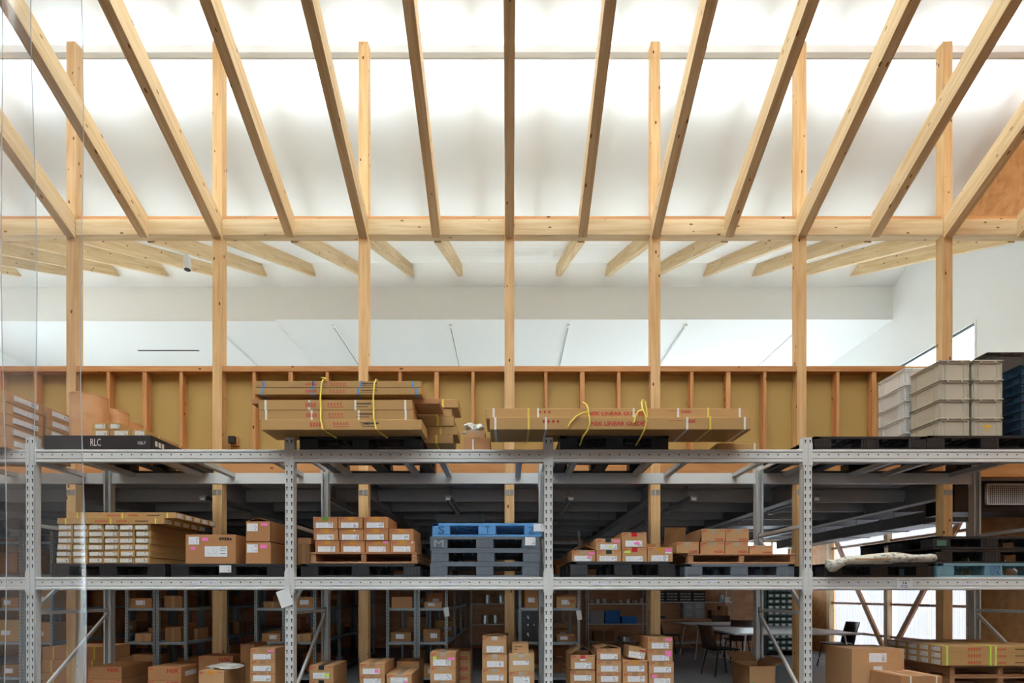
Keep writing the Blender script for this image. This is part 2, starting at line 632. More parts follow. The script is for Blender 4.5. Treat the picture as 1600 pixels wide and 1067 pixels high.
# ------------------------------------------------------------------ main dimensions
BAY = 1.82
DP = 6.773           # front face of the timber posts
PW = 0.12
XL, XR = -10.92, 7.28
YB = 13.6            # back wall of the ground floor
YF = -6.0            # front wall, behind the camera
ZM = 3.0             # upper floor
SL = 0.47            # roof slope
ZT = 8.40            # membrane height over the posts


def film_z(d):
    return ZT + SL * (DP - d)


RIDGE = 1.5

# ------------------------------------------------------------------ setting
struct('floor', MB().box(XL - .2, XR + .2, 6.7, 16.0, -0.1, 0), M['floor'])
struct('floor_hall', MB().box(XL - .2, XR + .2, YF - .2, 6.7, -0.1, 0), M['floor_hall'])
struct('ground', MB().box(-60, 60, -60, 60, -0.5, -0.12), M['floor'])

# side walls
wr = struct_root('wall_right')
zt = 11.6
# ground floor plywood with the polycarbonate opening d 8.55..12.28
P0, P1 = 8.55, 12.28
MB().box(XR, XR + .1, YF, P0, 0, ZM + .02).obj('plywood_panel', M['ply'], wr)
MB().box(XR, XR + .1, P1, YB, 0, ZM + .02).obj('plywood_panel', M['ply'], wr)
MB().box(XR, XR + .1, P0, P1, 0, 0.12).obj('plywood_panel', M['ply'], wr)
MB().box(XR, XR + .1, P0, P1, 2.78, ZM + .02).obj('plywood_panel', M['ply'], wr)
MB().box(XR, XR + .1, YF, DP + .12, ZM + .02, zt).obj('gable_plywood', M['ply'], wr)
# upper floor, white, with the window opening d 8.51..12.3
W0, W1 = 8.51, 10.2
MB().box(XR, XR + .1, DP + .12, W0, ZM + .02, 8.6).obj('white_panel', M['white'], wr)
MB().box(XR, XR + .1, W0, W1, 5.6, 8.6).obj('white_panel', M['white'], wr)
MB().box(XR, XR + .1, W0, W1, ZM + .02, 4.6).obj('white_panel', M['white'], wr)
MB().box(XR, XR + .1, W1, YB, ZM + .02, 8.6).obj('white_panel', M['white'], wr)

w1 = struct_root('window_1')
b = MB()
b.box(XR - .012, XR + .08, W0 - .03, W0, 4.6, 5.63).box(XR - .012, XR + .08, W1, W1 + .03, 4.6, 5.63)
b.box(XR - .012, XR + .08, W0, W1, 5.6, 5.63).box(XR - .03, XR + .08, W0, W1, 4.58, 4.6)
b.obj('window_frame', M['white_trim'], w1)
MB().box(XR + .05, XR + .056, W0, W1, 4.6, 5.6).obj('pane', M['glass'], w1)

# polycarbonate wall: ribbed sheets, rails, posts and braces
w2 = struct_root('window_2')
for i in range(4):
    y0 = P0 + (P1 - P0) * i / 4
    y1 = P0 + (P1 - P0) * (i + 1) / 4 - .006
    vs, fs = [], []
    n = 44
    for k in range(n + 1):
        y = y0 + (y1 - y0) * k / n
        x = XR + .06 + (.006 if k % 4 in (1, 2) else 0)
        vs += [(x, y, 0.12), (x, y, 2.78)]
    for k in range(n):
        fs.append((2 * k, 2 * k + 2, 2 * k + 3, 2 * k + 1))
    MB().raw(vs, fs).obj('polycarbonate_sheet', M['poly'], w2)
for z in (0.53, 1.15, 2.37):
    timber('rail', (XR + .0, P0, z), (XR + .0, P1, z), 0.06, 0.045, M['ply_back'], w2)
for y in (P0 - .02, (P0 + P1) / 2, P1 + .02):
    timber('wall_post', (XR - .03, y, 0), (XR - .03, y, 2.78), 0.105, 0.105, M['timber'], w2)
ym = (P0 + P1) / 2
timber('brace', (XR - .03, P1 - .05, 2.75), (XR - .03, ym + .06, 0.2), 0.05, 0.09, M['ply_back'], w2)
timber('brace', (XR - .03, P0 + .05, 2.75), (XR - .03, ym - .06, 0.2), 0.05, 0.09, M['ply_back'], w2)

WL1 = 10.9
wl = struct_root('wall_left')
MB().box(XL - .1, XL, YF, 16, 0, ZM + .02).obj('plywood_panel', M['ply_back'], wl)
MB().box(XL - .1, XL, YF, DP + .12, ZM + .02, zt).obj('gable_plywood', M['ply_back'], wl)
MB().box(XL - .1, XL, DP + .12, 7.3, ZM + .02, 8.6).obj('white_panel', M['white'], wl)
MB().box(XL - .1, XL, 7.3, WL1, 5.7, 8.6).obj('white_panel', M['white'], wl)
MB().box(XL - .1, XL, 7.3, WL1, ZM + .02, 3.3).obj('white_panel', M['white'], wl)
MB().box(XL - .1, XL, WL1, 16, ZM + .02, 8.6).obj('white_panel', M['white'], wl)
w5 = struct_root('window_5_added')  # unseen window added to brighten the left of the upper room
for y in (7.3, 9.1, WL1):
    MB().box(XL - .06, XL + .012, y - .025, y + .025, 3.3, 5.7).obj('window_frame', M['white_trim'], w5)
for y0, y1 in ((7.325, 9.075), (9.125, WL1 - .025)):
    MB().box(XL - .05, XL - .044, y0, y1, 3.3, 5.7).obj('pane', M['glass'], w5)
# ground floor back wall, plywood boards with recessed joints; small window at the right end
wb = struct_root('wall_back')
WB0, WB1, WZ0, WZ1 = 5.90, 7.02, 1.55, 2.64
x = XL
while x < XR - .01:
    x1 = min(x + .91, XR)
    if x1 > WB0 and x < WB1:
        xa, xb = max(x, WB0), min(x1, WB1)
        MB().box(x + .003, xa, YB, YB + .1, 0, ZM).obj('plywood_panel', M['ply_back'], wb) if xa > x + .01 else None
        MB().box(xb, x1 - .003, YB, YB + .1, 0, ZM).obj('plywood_panel', M['ply_back'], wb) if xb < x1 - .01 else None
        MB().box(xa, xb, YB, YB + .1, 0, WZ0).obj('plywood_panel', M['ply_back'], wb)
        MB().box(xa, xb, YB, YB + .1, WZ1, ZM).obj('plywood_panel', M['ply_back'], wb)
    else:
        MB().box(x + .003, x1 - .003, YB, YB + .1, 0, ZM, .002).obj('plywood_panel', M['ply_back'], wb)
    x = x1
MB().box(XL, XR, YB + .1, YB + .14, 0, WZ0).box(XL, WB0, YB + .1, YB + .14, WZ0, ZM).box(WB1, XR, YB + .1, YB + .14, WZ0, ZM).obj('sheathing', M['ply_back'], wb)
w3 = struct_root('window_3')
b = MB()
for a in ((WB0 - .04, WB0, WZ0 - .04, WZ1 + .04), (WB1, WB1 + .04, WZ0 - .04, WZ1 + .04), (WB0, WB1, WZ0 - .04, WZ0), (WB0, WB1, WZ1, WZ1 + .04)):
    b.box(a[0], a[1], YB - .02, YB + .1, a[2], a[3])
b.obj('window_frame', M['timber'], w3)
MB().box(WB0, WB1, YB + .04, YB + .046, WZ0, WZ1).obj('pane', M['glass'], w3)
MB().box(WB0 + .66, WB0 + .70, YB + .02, YB + .06, WZ0, WZ1).obj('mullion', M['white_trim'], w3)

# unseen front wall behind the camera, darkened against bounce, with the wide entrance
DO = (-1.4, .8, 2.3)
b = MB().box(XL, DO[0], YF - .1, YF, 0, 11.6).box(DO[1], XR, YF - .1, YF, 0, 11.6).box(DO[0], DO[1], YF - .1, YF, DO[2], 11.6)
struct('wall_front', b, M['front'])

# upper floor room beyond the parapet: fascia, ceiling, back wall
DB = 10.33
ZS = 6.56
struct('wall_upper_back', MB().box(XL, XR, DB, DB + .1, ZS, 7.33), M['white'])
MB().box(XL, -4.45, DB - .006, DB, ZS, ZS + .004)
cs = struct('ceiling_upper', MB().box(-4.45, XR, DB + .1, 15.4, ZS, ZS + .1), M['white'])
struct('ceiling_upper_left', MB().box(XL, -4.45, DB + .1, 15.4, ZS - .03, ZS + .1).box(XL, -4.45, DB + .001, DB + .1, ZS - .03, ZS - .001), M['white_trim'])
struct('wall_upper_end', MB().box(XL, XR, 15.4, 15.5, ZM, ZS + .1), M['white'])
MB().box(-7.9, -6.6, 11.55, 11.59, ZS - .036, ZS - .028).obj('slot_diffuser', M['black'], bpy.data.objects['ceiling_upper_left'])
# white strip and timber ledger where the back rafters land
struct('trim_1', MB().box(XL, XR, DB - .03, DB, 7.30, 7.40), M['white_trim'])
timber('trim_2', (XL, DB - .06, 7.46), (XR, DB - .06, 7.46), .1, .10, M['timber'])['kind'] = 'structure'

# membrane roof: one slope over the posts, folded at the ridge
def sheet(name, x0, x1, prof, nx, mat, parent=None, wob=0.0):
    vs, fs = [], []
    for j, (y, z) in enumerate(prof):
        for i in range(nx + 1):
            x = x0 + (x1 - x0) * i / nx
            vs.append((x, y, z + wob * math.sin(x * 3.45 + j * 1.3) * math.sin(j * .9)))
    w = nx + 1
    for j in range(len(prof) - 1):
        for i in range(nx):
            fs.append((j * w + i, j * w + i + 1, (j + 1) * w + i + 1, (j + 1) * w + i))
    return MB().raw(vs, fs).obj(name, mat, parent, smooth=True)


cm = struct_root('ceiling')
prof = [(RIDGE + (9.2 - RIDGE) * k / 30, film_z(RIDGE + (9.2 - RIDGE) * k / 30)) for k in range(31)]
zr = film_z(RIDGE)
# membrane in widths of 1.82 m with lapped seams
xx = XL
while xx < XR - .05:
    x1 = min(xx + BAY, XR)
    sheet('membrane_panel', xx, x1, prof, 16, M['film'], cm, 0.006)
    xx = x1
sheet('membrane_panel', XL, XR, [(RIDGE, zr), (-2.0, zr), (YF, zr)], 8, M['film'], cm)  # unseen front part laid flat to light the rack, not the rafter undersides

# outer roof: faintly translucent sheets with rooflights, most of them added for light
G = 0.42
ro = struct_root('roof')


def roof_piece(d0, d1, mat='roof'):
    MB().raw([(XL - .1, d0, film_z(d0) + G), (XR + .1, d0, film_z(d0) + G), (XR + .1, d1, film_z(d1) + G), (XL - .1, d1, film_z(d1) + G),
              (XL - .1, d0, film_z(d0) + G + .06), (XR + .1, d0, film_z(d0) + G + .06), (XR + .1, d1, film_z(d1) + G + .06), (XL - .1, d1, film_z(d1) + G + .06)],
             [(0, 1, 2, 3), (7, 6, 5, 4), (0, 4, 5, 1), (1, 5, 6, 2), (2, 6, 7, 3), (3, 7, 4, 0)]).obj('roof_sheet', M[mat], ro)


SKY = [(1.6, 4.9), (6.95, 7.5)]  # first strip is unseen, added for light on the rack and posts
e = RIDGE - .3
for a0, a1 in SKY:
    roof_piece(e, a0)
    e = a1
roof_piece(e, 8.6)
roof_piece(8.6, 10.3, 'added_rooflight')  # unseen rooflight added to brighten the back slope and fascia
a0, a1 = SKY[1]
for k in range(5):  # added panes that dim the light over the posts
    xa = XL + (XR - XL) * k / 5
    xb = XL + (XR - XL) * (k + 1) / 5 - .01
    MB().raw([(xa, a0, film_z(a0) + G + .03), (xb, a0, film_z(a0) + G + .03), (xb, a1, film_z(a1) + G + .03), (xa, a1, film_z(a1) + G + .03)], [(0, 1, 2, 3)]).obj('dimming_pane', M['dimming'], ro)
for k in range(-12, 9):   # outer rafters crossing the rooflights
    x = k * .91 + .455
    if XL < x < XR:
        MB().bar((x, RIDGE, film_z(RIDGE) + .17), (x, 9.0, film_z(9.0) + .17), .09, .12).obj('outer_rafter', M['timber'], ro)
MB().box(XL - .1, XR + .1, YF - .1, -2.6, zr + G, zr + G + .06).obj('roof_sheet', M['roof'], ro)  # gap before the next sheet is an added opening lighting the rack fronts
MB().box(XL - .1, XR + .1, .9, RIDGE - .28, zr + G, zr + G + .06).obj('roof_sheet', M['roof'], ro)
# back roof over the upper room
MB().raw([(XL, DP + .2, 6.28), (XR, DP + .2, 6.28), (XR, 16, 6.28 + .45 * (16 - DP - .2)), (XL, 16, 6.28 + .45 * (16 - DP - .2))], [(0, 1, 2, 3)])
bc = struct_root('ceiling_back_slope')


def back_z(d):      # underside of the back rafters
    return 5.84 + .45 * (d - DP - .2)


RH = 0.20
pg = [(6.9, 6.22), (6.9, 8.5), (9.25, 8.0), (9.25, back_z(9.25) + RH + .04)]
pgv = [(x, y, z) for x in (XR - .012, XR - .001) for y, z in pg]
MB().raw(pgv, [(0, 1, 2, 3), (7, 6, 5, 4), (0, 4, 5, 1), (1, 5, 6, 2), (2, 6, 7, 3), (3, 7, 4, 0)]).obj('gable_plywood', M['ply'], wr)
for k in range(11):   # boarding over the rafters
    a0 = DP + .14 + (DB - DP - .14) * k / 11
    a1 = DP + .14 + (DB - DP - .14) * (k + 1) / 11 - .004
    MB().raw([(XL, a0, back_z(a0) + RH + .01), (XR, a0, back_z(a0) + RH + .01), (XR, a1, back_z(a1) + RH + .01), (XL, a1, back_z(a1) + RH + .01),
              (XL, a0, back_z(a0) + RH + .03), (XR, a0, back_z(a0) + RH + .03), (XR, a1, back_z(a1) + RH + .03), (XL, a1, back_z(a1) + RH + .03)],
             [(0, 1, 2, 3), (7, 6, 5, 4), (0, 4, 5, 1), (1, 5, 6, 2), (2, 6, 7, 3), (3, 7, 4, 0)]).obj('ceiling_panel', M['soffit'], bc)

# upper floor slab, mezzanine soffit with steel beams, joists and deck sheets
struct('floor_upper', MB().box(XL, XR, DP + .13, 15.4, 2.86, ZM), M['white_trim'])  # unseen floor made white to bounce light up into the upper room
me_ = struct_root('ceiling_mezzanine')
for k in range(8):
    y0 = DP + .14 + k * .91
    MB().box(XL, XR, y0, min(y0 + .9, YB), 2.80, 2.84).obj('deck_sheet', M['deck'], me_)
for k in range(8):
    y = 7.5 + .88 * k
    if y < YB - .05:
        b = MB().box(XL, XR, y, y + .004, 2.62, 2.80).box(XL, XR, y, y + .06, 2.62, 2.625).box(XL, XR, y, y + .06, 2.795, 2.80)
        b.obj('joist', M['deck'], me_)
for k in (-6, -5, -4, -3, -2, -1, 1, 2, 3):
    x = k * BAY
    b = MB().box(x - .075, x + .075, DP + .125, 12.9, 2.55, 2.56).box(x - .075, x + .075, DP + .125, 12.9, 2.785, 2.80).box(x - .005, x + .005, DP + .125, 12.9, 2.56, 2.79)
    o = b.obj('steel_beam', M['steel'], me_)
    c = MB()
    y = 7.5
    while y < 12.8:
        c.box(x - .02, x + .02, y - .03, y - .022, 2.58, 2.68)
        y += .88
    c.obj('cleats', M['zinc'], o)['kind'] = 'stuff'
for s in (-1, 0, 1, 2):    # unlit battens of conduit
    pass
timber('trim_3', (XL, DP + .06, 2.93), (XR, DP + .06, 2.93), .10, .24, M['ply'])['kind'] = 'structure'

# parapet in the post line: plates, studs, yellow board
wp = struct_root('wall_parapet')
ZP = 4.19
b = MB()
n = 0
for k in range(-6, 4):
    xa, xb = k * BAY + PW / 2 + .002, (k + 1) * BAY - PW / 2 - .002
    if k == 3:
        xb = XR
    timber('top_plate', (xa, DP + .06, ZP - .035), (xb, DP + .06, ZP - .035), .12, .07, M['stud'], wp)
    timber('bottom_plate', (xa, DP + .06, ZM + .07), (xb, DP + .06, ZM + .07), .10, .05, M['stud'], wp)
    MB().box(xa, xb, DP + .108, DP + .12, ZM + .05, ZP - .07).obj('yellow_board', M['panel'], wp)
    for j in (1, 2, 3):
        x = k * BAY + j * BAY / 4
        w = .056 if j == 2 else .04
        timber('stud', (x, DP + .058, ZM + .095), (x, DP + .058, ZP - .07), .10, w, M['stud'], wp, up=(1, 0, 0))

# main beam in the post line
mbm = thing('timber_beam', 'long horizontal pale spruce beam carrying the lower ends of the sloping rafters', 'beam', (0, 0, 0))
for k in range(-6, 4):
    xa, xb = k * BAY + PW / 2 + .001, (k + 1) * BAY - PW / 2 - .001
    if k == 3:
        xb = XR
    timber('beam_segment', (xa, DP + .06, 5.92), (xb, DP + .06, 5.92), .12, .20, M['timber'], mbm)
    timber('cap_plate', (xa, DP + .075, 6.05), (xb, DP + .075, 6.05), .09, .055, M['stud'], mbm)
# upper wall plate at the post heads
tb = thing('head_beam', 'white-wrapped horizontal beam along the tops of the timber posts under the membrane', 'beam', (0, 0, 0))
MB().box(XL, XR, DP + .125, DP + .20, 8.215, 8.318, .005).obj('wrapped_beam', M['white_trim'], tb)
MB().box(XL, XR, DP + .20, DP + .215, 8.21, 8.23, .002).obj('batten', M['white_trim'], tb)

# posts
pn = list(range(-5, 4))
vis = [k for k in pn if -3 <= k <= 3]
for k in pn:
    x = k * BAY
    if k >= -3:
        i = vis.index(k)
        lab = f'{ORD[i]} square timber post from the left, running up through the beam to the membrane roof'
    else:
        lab = f'square timber post in the post line beyond the clear strip curtain, {ORD[-4 - k]} past it'
    t = thing('timber_post', lab, 'post', (x, DP + .06, 0), 0, 'square timber posts in one row')
    p = timber('post_shaft', (0, 0, 0), (0, 0, 8.235), PW, PW, M['timber_post'], t, up=(0, 1, 0))
    for sx in (-.03, .03):
        MB().box(sx - .022, sx + .022, -.066, -.0605, 2.58, 2.65).cyl((sx, -.0605, 2.63), (sx, -.072, 2.63), .011, 6).obj('steel_plate', M['zinc'], t)

# front rafters
ks = list(range(-9, 9))
fr = [k for k in ks if -7 <= k <= 8]
for k in ks:
    x = k * .91
    if x > XR - .06:
        x = XR - .08
    i = k + 7
    if 0 <= i:
        lab = f'{ORD[i]} big rafter from the left, sloping from the roof down to the beam' if i else 'big sloping rafter seen through the clear strips, first of all from the left'
    else:
        lab = f'big sloping rafter hidden past the strip curtain, {ORD[-8 - k]} beyond it'
    t = thing('rafter', lab, 'rafter', (x, DP - .002, 5.785), 0, 'big rafters sloping down to the beam')
    L = 6.2
    h, hh = .105, .24
    y1 = -L
    b = MB()
    # plumb-cut lower end standing on the beam face
    z0, z1 = 0.0, hh / math.cos(math.atan(SL))
    vs = [(-h / 2, 0, z0), (h / 2, 0, z0), (h / 2, y1, z0 + SL * L), (-h / 2, y1, z0 + SL * L), (-h / 2, 0, z1), (h / 2, 0, z1), (h / 2, y1, z1 + SL * L), (-h / 2, y1, z1 + SL * L)]
    fs = [(0, 1, 2, 3), (7, 6, 5, 4), (0, 4, 5, 1), (1, 5, 6, 2), (2, 6, 7, 3), (3, 7, 4, 0)]
    key = 'rafterlen'
    m, LL = frame((0, 0, 0), (0, -L, SL * L))
    mi = m.inverted()
    if key not in CACHE:
        CACHE[key] = MB().raw([mi @ Vector(v) for v in vs], fs).mesh('rafter_timber', M['timber'])
    o = put('rafter_timber', CACHE[key], t)
    o.matrix_local = m

# back rafters
kb = list(range(-11, 8))
for n, k in enumerate(kb):
    x = k * .91
    if x > XR - .06:
        x = XR - .06
    if k >= -10:
        lab = f'{ORD[k + 10]} pale rafter from the left under the back roof slope beyond the beam' if k + 10 < 20 else ''
    else:
        lab = f'pale back roof rafter far past the strip curtain, {ORD[-11 - k]} outside'
    t = thing('back_rafter', lab, 'rafter', (x, DP + .135, back_z(DP + .135)), 0, 'pale rafters of the back roof slope')
    L = DB - .01 - DP - .135
    m, LL = frame((0, 0, 0), (0, L, .45 * L))
    mi = m.inverted()
    h, z1 = .09, RH
    vs = [(-h / 2, 0, 0), (h / 2, 0, 0), (h / 2, L, .45 * L), (-h / 2, L, .45 * L), (-h / 2, 0, z1), (h / 2, 0, z1), (h / 2, L, z1 + .45 * L), (-h / 2, L, z1 + .45 * L)]
    fs = [(0, 1, 2, 3), (7, 6, 5, 4), (0, 4, 5, 1), (1, 5, 6, 2), (2, 6, 7, 3), (3, 7, 4, 0)]
    if 'backrafter' not in CACHE:
        CACHE['backrafter'] = MB().raw([mi @ Vector(v) for v in vs], fs).mesh('rafter_timber', M['timber'])
    o = put('rafter_timber', CACHE['backrafter'], t)
    o.matrix_local = m

# ------------------------------------------------------------------ ceiling lights of the upper room
lx = [-5.69, -3.41, -1.14, 1.14, 3.41, 5.69]
for i, x in enumerate(lx):
    t = thing('linear_light', f'{ORD[i]} slim white ceiling light bar from the left in the upper room', 'ceiling light', (x, DB + .2, ZS), 0, 'slim light bars on the upper ceiling')
    if x < -4.45:
        t.location.z = ZS - .03
    MB().box(-.018, .018, 0, 3.2, -.03, 0, .002).obj('light_housing', M['white_trim'], t)
    MB().box(-.009, .009, .01, 3.19, -.036, -.03).obj('light_slot', M['steel'] if i in (1, 2, 3) else M['tube_off'], t)
    MB().box(-.03, .03, -.03, .04, -.04, 0, .004).obj('end_cap', M['white_trim'], t)
x, y = wx(292, 8.3), 8.3
z = wz(405, 8.3)
t = thing('spotlight', 'white cylinder spotlight hanging between the back rafters', 'spotlight', (x, y, z))
MB().cyl((0, 0, .02), (.01, -.005, -.16), .055, 16).obj('lamp_body', M['white_trim'], t, True)
MB().cyl((.0101, -.0051, -.155), (.0105, -.0055, -.168), .045, 16).obj('lamp_mouth', M['black'], t)
zb = back_z(y) + RH + .01 - z
MB().cyl((0, 0, .02), (0, 0, zb), .012, 8).obj('stem', M['white_trim'], t)
MB().bar((0, -.6, zb - .27 - .012), (0, .5, zb + .225 - .012), .035, .02).obj('track', M['white_trim'], t)
x, y = wx(535, DB - .2), DB - .2
t = thing('smoke_detector', 'small round white detector on the ceiling by the back wall', 'detector', (x, DB - .06, 7.42))
MB().cyl((0, -.05, -.0), (0, -.05, -.03), .05, 16).cyl((0, -.05, -.03), (0, -.05, -.05), .04, 16, .03).obj('detector_body', M['white_trim'], t)
MB().box(-.05, .05, -.05, 0, 0, .01).obj('mounting_plate', M['white_trim'], t)

# ------------------------------------------------------------------ pallet rack
D1, D2 = 5.247, 6.324
UX = [-7.123, -4.623, -2.123, .377, 2.877, 5.377]
rk = thing('pallet_rack', 'light grey steel pallet rack with slotted uprights and two levels of beams', 'rack', (0, 0, 0))
UW = .085
for iu, x in enumerate(UX):
    for fy, y in (('f', D1), ('r', D2)):
        ztop = 2.862
        s = 1 if fy == 'f' else -1
        b = MB()
        yb = y + s * .075
        # lipped channel section: front web in two flats with a groove, two flanges, returns
        b.box(x - UW / 2, x - .006, y, y + s * .003, 0, ztop).box(x + .006, x + UW / 2, y, y + s * .003, 0, ztop)
        b.box(x - .006, x + .006, y + s * .004, y + s * .007, 0, ztop)
        b.box(x - UW / 2, x - UW / 2 + .003, y, yb, 0, ztop).box(x + UW / 2 - .003, x + UW / 2, y, yb, 0, ztop)
        b.box(x - UW / 2, x - UW / 2 + .02, yb - s * .003, yb, 0, ztop).box(x + UW / 2 - .02, x + UW / 2, yb - s * .003, yb, 0, ztop)
        u = b.obj('upright', M['rack'], rk)
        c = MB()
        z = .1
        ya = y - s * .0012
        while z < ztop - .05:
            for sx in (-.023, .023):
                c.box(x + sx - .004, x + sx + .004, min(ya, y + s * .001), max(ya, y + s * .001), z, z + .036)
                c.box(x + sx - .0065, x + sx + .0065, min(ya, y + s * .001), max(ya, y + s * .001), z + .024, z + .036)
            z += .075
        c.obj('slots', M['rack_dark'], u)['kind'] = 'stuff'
        MB().box(x - .07, x + .07, y - .03, y + .1, 0, .008).obj('foot_plate', M['rack'], u)
    # side frame: horizontals and diagonals
    yf, yr = D1 + .06, D2 - .06
    for z in (.30, 1.165, 2.02, 2.775):
        MB().bar((x, yf, z), (x, yr, z), .026, .034, .003).obj('strut', M['rack'], rk)
    for a, bb in (((yf, .33), (yr, 1.13)), ((yf, 1.20), (yr, 1.98))):
        MB().bar((x, a[0], a[1]), (x, bb[0], bb[1]), .026, .034, .003).obj('brace', M['rack'], rk)
    for z in (1.165, 2.02):
        for y in (yf - .02, yr + .02):
            MB().box(x - .016, x + .016, y - .035, y + .035, z - .035, z + .035, .003).obj('bracket', M['zinc'], rk)
ZB = {'lower': (1.393, 1.512), 'upper': (2.623, 2.745)}
stickers = {0: [(118, 208, 0), (135, 203, 1)], }
for ib in range(len(UX) - 1):
    xa, xb = UX[ib] + UW / 2, UX[ib + 1] - UW / 2
    for lv, (z0, z1) in ZB.items():
        for s, y in ((1, D1 + .004), (-1, D2 - .004)):
            b = MB()
            yy = lambda a: y + s * a
            # box beam with a stepped face: top lip, recessed middle band, bottom lip
            b.box(xa, xb, yy(.010), yy(.05), z0, z1)
            b.box(xa, xb, yy(0), yy(.012), z1 - .024, z1, .003)
            b.box(xa, xb, yy(.004), yy(.012), z0 + .036, z1 - .030, .002)
            b.box(xa, xb, yy(.0), yy(.012), z0, z0 + .024, .003)
            bm = b.obj('beam', M['rack'], rk)
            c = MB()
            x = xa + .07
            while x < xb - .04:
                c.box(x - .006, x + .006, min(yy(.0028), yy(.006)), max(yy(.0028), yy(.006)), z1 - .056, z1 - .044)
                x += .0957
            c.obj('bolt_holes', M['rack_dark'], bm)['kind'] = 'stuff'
            for xe in (xa, xb):
                cc = MB()
                sx = -1 if xe == xa else 1
                cc.box(xe - .012, xe + .03 * sx if sx > 0 else xe + .012, min(yy(-.010), yy(.0)), max(yy(-.010), yy(.0)), z0 - .02, z1 + .05) if False else None
                cc.box(min(xe, xe - sx * .006), max(xe, xe - sx * .006), min(yy(-.004), yy(.055)), max(yy(-.004), yy(.055)), z0 - .03, z1 + .06)
                cc.box(min(xe, xe + sx * .04), max(xe, xe + sx * .04), min(yy(-.0065), yy(-.0045)), max(yy(-.0065), yy(-.0045)), z0 - .03, z1 + .06)
                cc.obj('end_connector', M['rack'], bm)
            if lv == 'lower' and s == 1:
                for fx, up in ((.18, 0), (.225, 1), (.62, 0), (.665, 1)):
                    if ib == 1:
                        fx = {.18: .145, .225: .19, .62: .64, .665: .70}[fx]
                    if ib == 3 and fx > .5:
                        fx -= .03
                    X = xa + (xb - xa) * fx
                    zz = z1 - .062 + (.014 if up else -.014)
                    cbox('sticker', .088, .0016, .022, M['lilac'], bm, (X, y - .0012 + (.004), zz))
        for off in (.29, 1.06, 1.43, 2.22):
            X = UX[ib] + off
            if X > 7.1: continue
            b = MB().box(X - .03, X + .03, D1 + .054, D2 - .054, z1 - .05, z1 - .047)
            b.box(X - .03, X - .027, D1 + .054, D2 - .054, z1 - .05, z1 - .01).box(X + .027, X + .03, D1 + .054, D2 - .054, z1 - .05, z1 - .01)
            b.box(X - .03, X + .03, D1 + .054, D2 - .054, z1 - .012, z1 - .001)
            b.obj('support_bar', M['rack'], rk)
ZLO, ZHI = 1.513, 2.746

# ------------------------------------------------------------------ pallets
def pallet_parts(t, w, d, h, mat, lines=True, mark=None, skirt=False):
    top = .026
    base = .018
    b = MB()
    n = 9
    # deck: perimeter frame and slats with gaps
    for k in range(n):
        y0 = -d / 2 + d * k / n
        b.box(-w / 2, w / 2, y0, y0 + d / n * .78, h - top, h, .002)
    b.box(-w / 2, -w / 2 + .06, -d / 2, d / 2, h - top, h - .001)
    b.box(w / 2 - .06, w / 2, -d / 2, d / 2, h - top, h - .001)
    key = ('pdeck', round(w, 2), round(d, 2), round(h, 3), mat.name)
    if key not in CACHE:
        CACHE[key] = b.mesh('deck', mat)
        c = MB()
        for sy in (-1, 0, 1):
            c.box(-w / 2, w / 2, sy * (d / 2 - .06) - .06, sy * (d / 2 - .06) + .06, 0, base, .002)
        for sx in (-1, 0, 1):
            c.box(sx * (w / 2 - .06) - .06, sx * (w / 2 - .06) + .06, -d / 2 + .1, d / 2 - .1, 0.0005, base - .0005)
        # ribs seen in the fork openings
        for k in range(12):
            x = -w / 2 + .05 + (w - .1) * k / 11
            c.box(x - .003, x + .003, -d / 2 + .03, -d / 2 + .2, h - top - .018, h - top)
        CACHE[key + ('b',)] = c.mesh('bottom_frame', mat)
    put('deck', CACHE[key], t)
    put('bottom_frame', CACHE[key + ('b',)], t)
    bw = .17
    k2 = ('pblock', round(bw, 3), round(h, 3), mat.name)
    if k2 not in CACHE:
        c = MB().box(-bw / 2, bw / 2, -bw / 2, bw / 2, base, h - top, .006)
        for k in range(5):
            x = -bw / 2 + .02 + (bw - .04) * k / 4
            c.box(x - .004, x + .004, -bw / 2 - .003, -bw / 2 + .003, base, h - top)
        CACHE[k2] = c.mesh('foot_block', mat)
    for sx in (-1, 0, 1):
        for sy in (-1, 0, 1):
            put('foot_block', CACHE[k2], t, (sx * (w / 2 - bw / 2), sy * (d / 2 - bw / 2), 0))


def pallet(x0, y0, z0, mat, label, w=1.1, d=1.1, h=.13, group=None, rz=0):
    t = thing('plastic_pallet', label, 'pallet', (x0 + w / 2, y0 + d / 2, z0), rz, group)
    pallet_parts(t, w, d, h, M[mat])
    return t


def wood_pallet(x0, y0, z0, label, w=1.06, d=1.05, h=.11, group='wooden pallets'):
    t = thing('wooden_pallet', label, 'pallet', (x0 + w / 2, y0 + d / 2, z0), 0, group)
    th = .018
    for k in range(8):
        y = -d / 2 + (d - .095) * k / 7 + .0475
        timber('deck_board', (-w / 2, y, h - th / 2), (w / 2, y, h - th / 2), .095, th, M['pallet_wood'], t)
    for sx in (-1, 0, 1):
        x = sx * (w / 2 - .03)
        timber('stringer', (x, -d / 2 + .004, h / 2), (x, d / 2 - .004, h / 2), .05, h - 2 * th - .001, M['pallet_wood'], t)
    for k in range(4):
        y = -d / 2 + (d - .095) * k / 3 + .0475
        timber('bottom_board', (-w / 2, y, th / 2), (w / 2, y, th / 2), .095, th, M['pallet_wood'], t)
    return t


# ------------------------------------------------------------------ cartons
def marks(t, rects, mat, y, name='printed_mark'):
    b = MB()
    for x0, x1, z0, z1 in rects:
        b.box(x0, x1, y - .0008, y, z0, z1)
    return tag(b.obj(name, mat, t), kind='stuff')


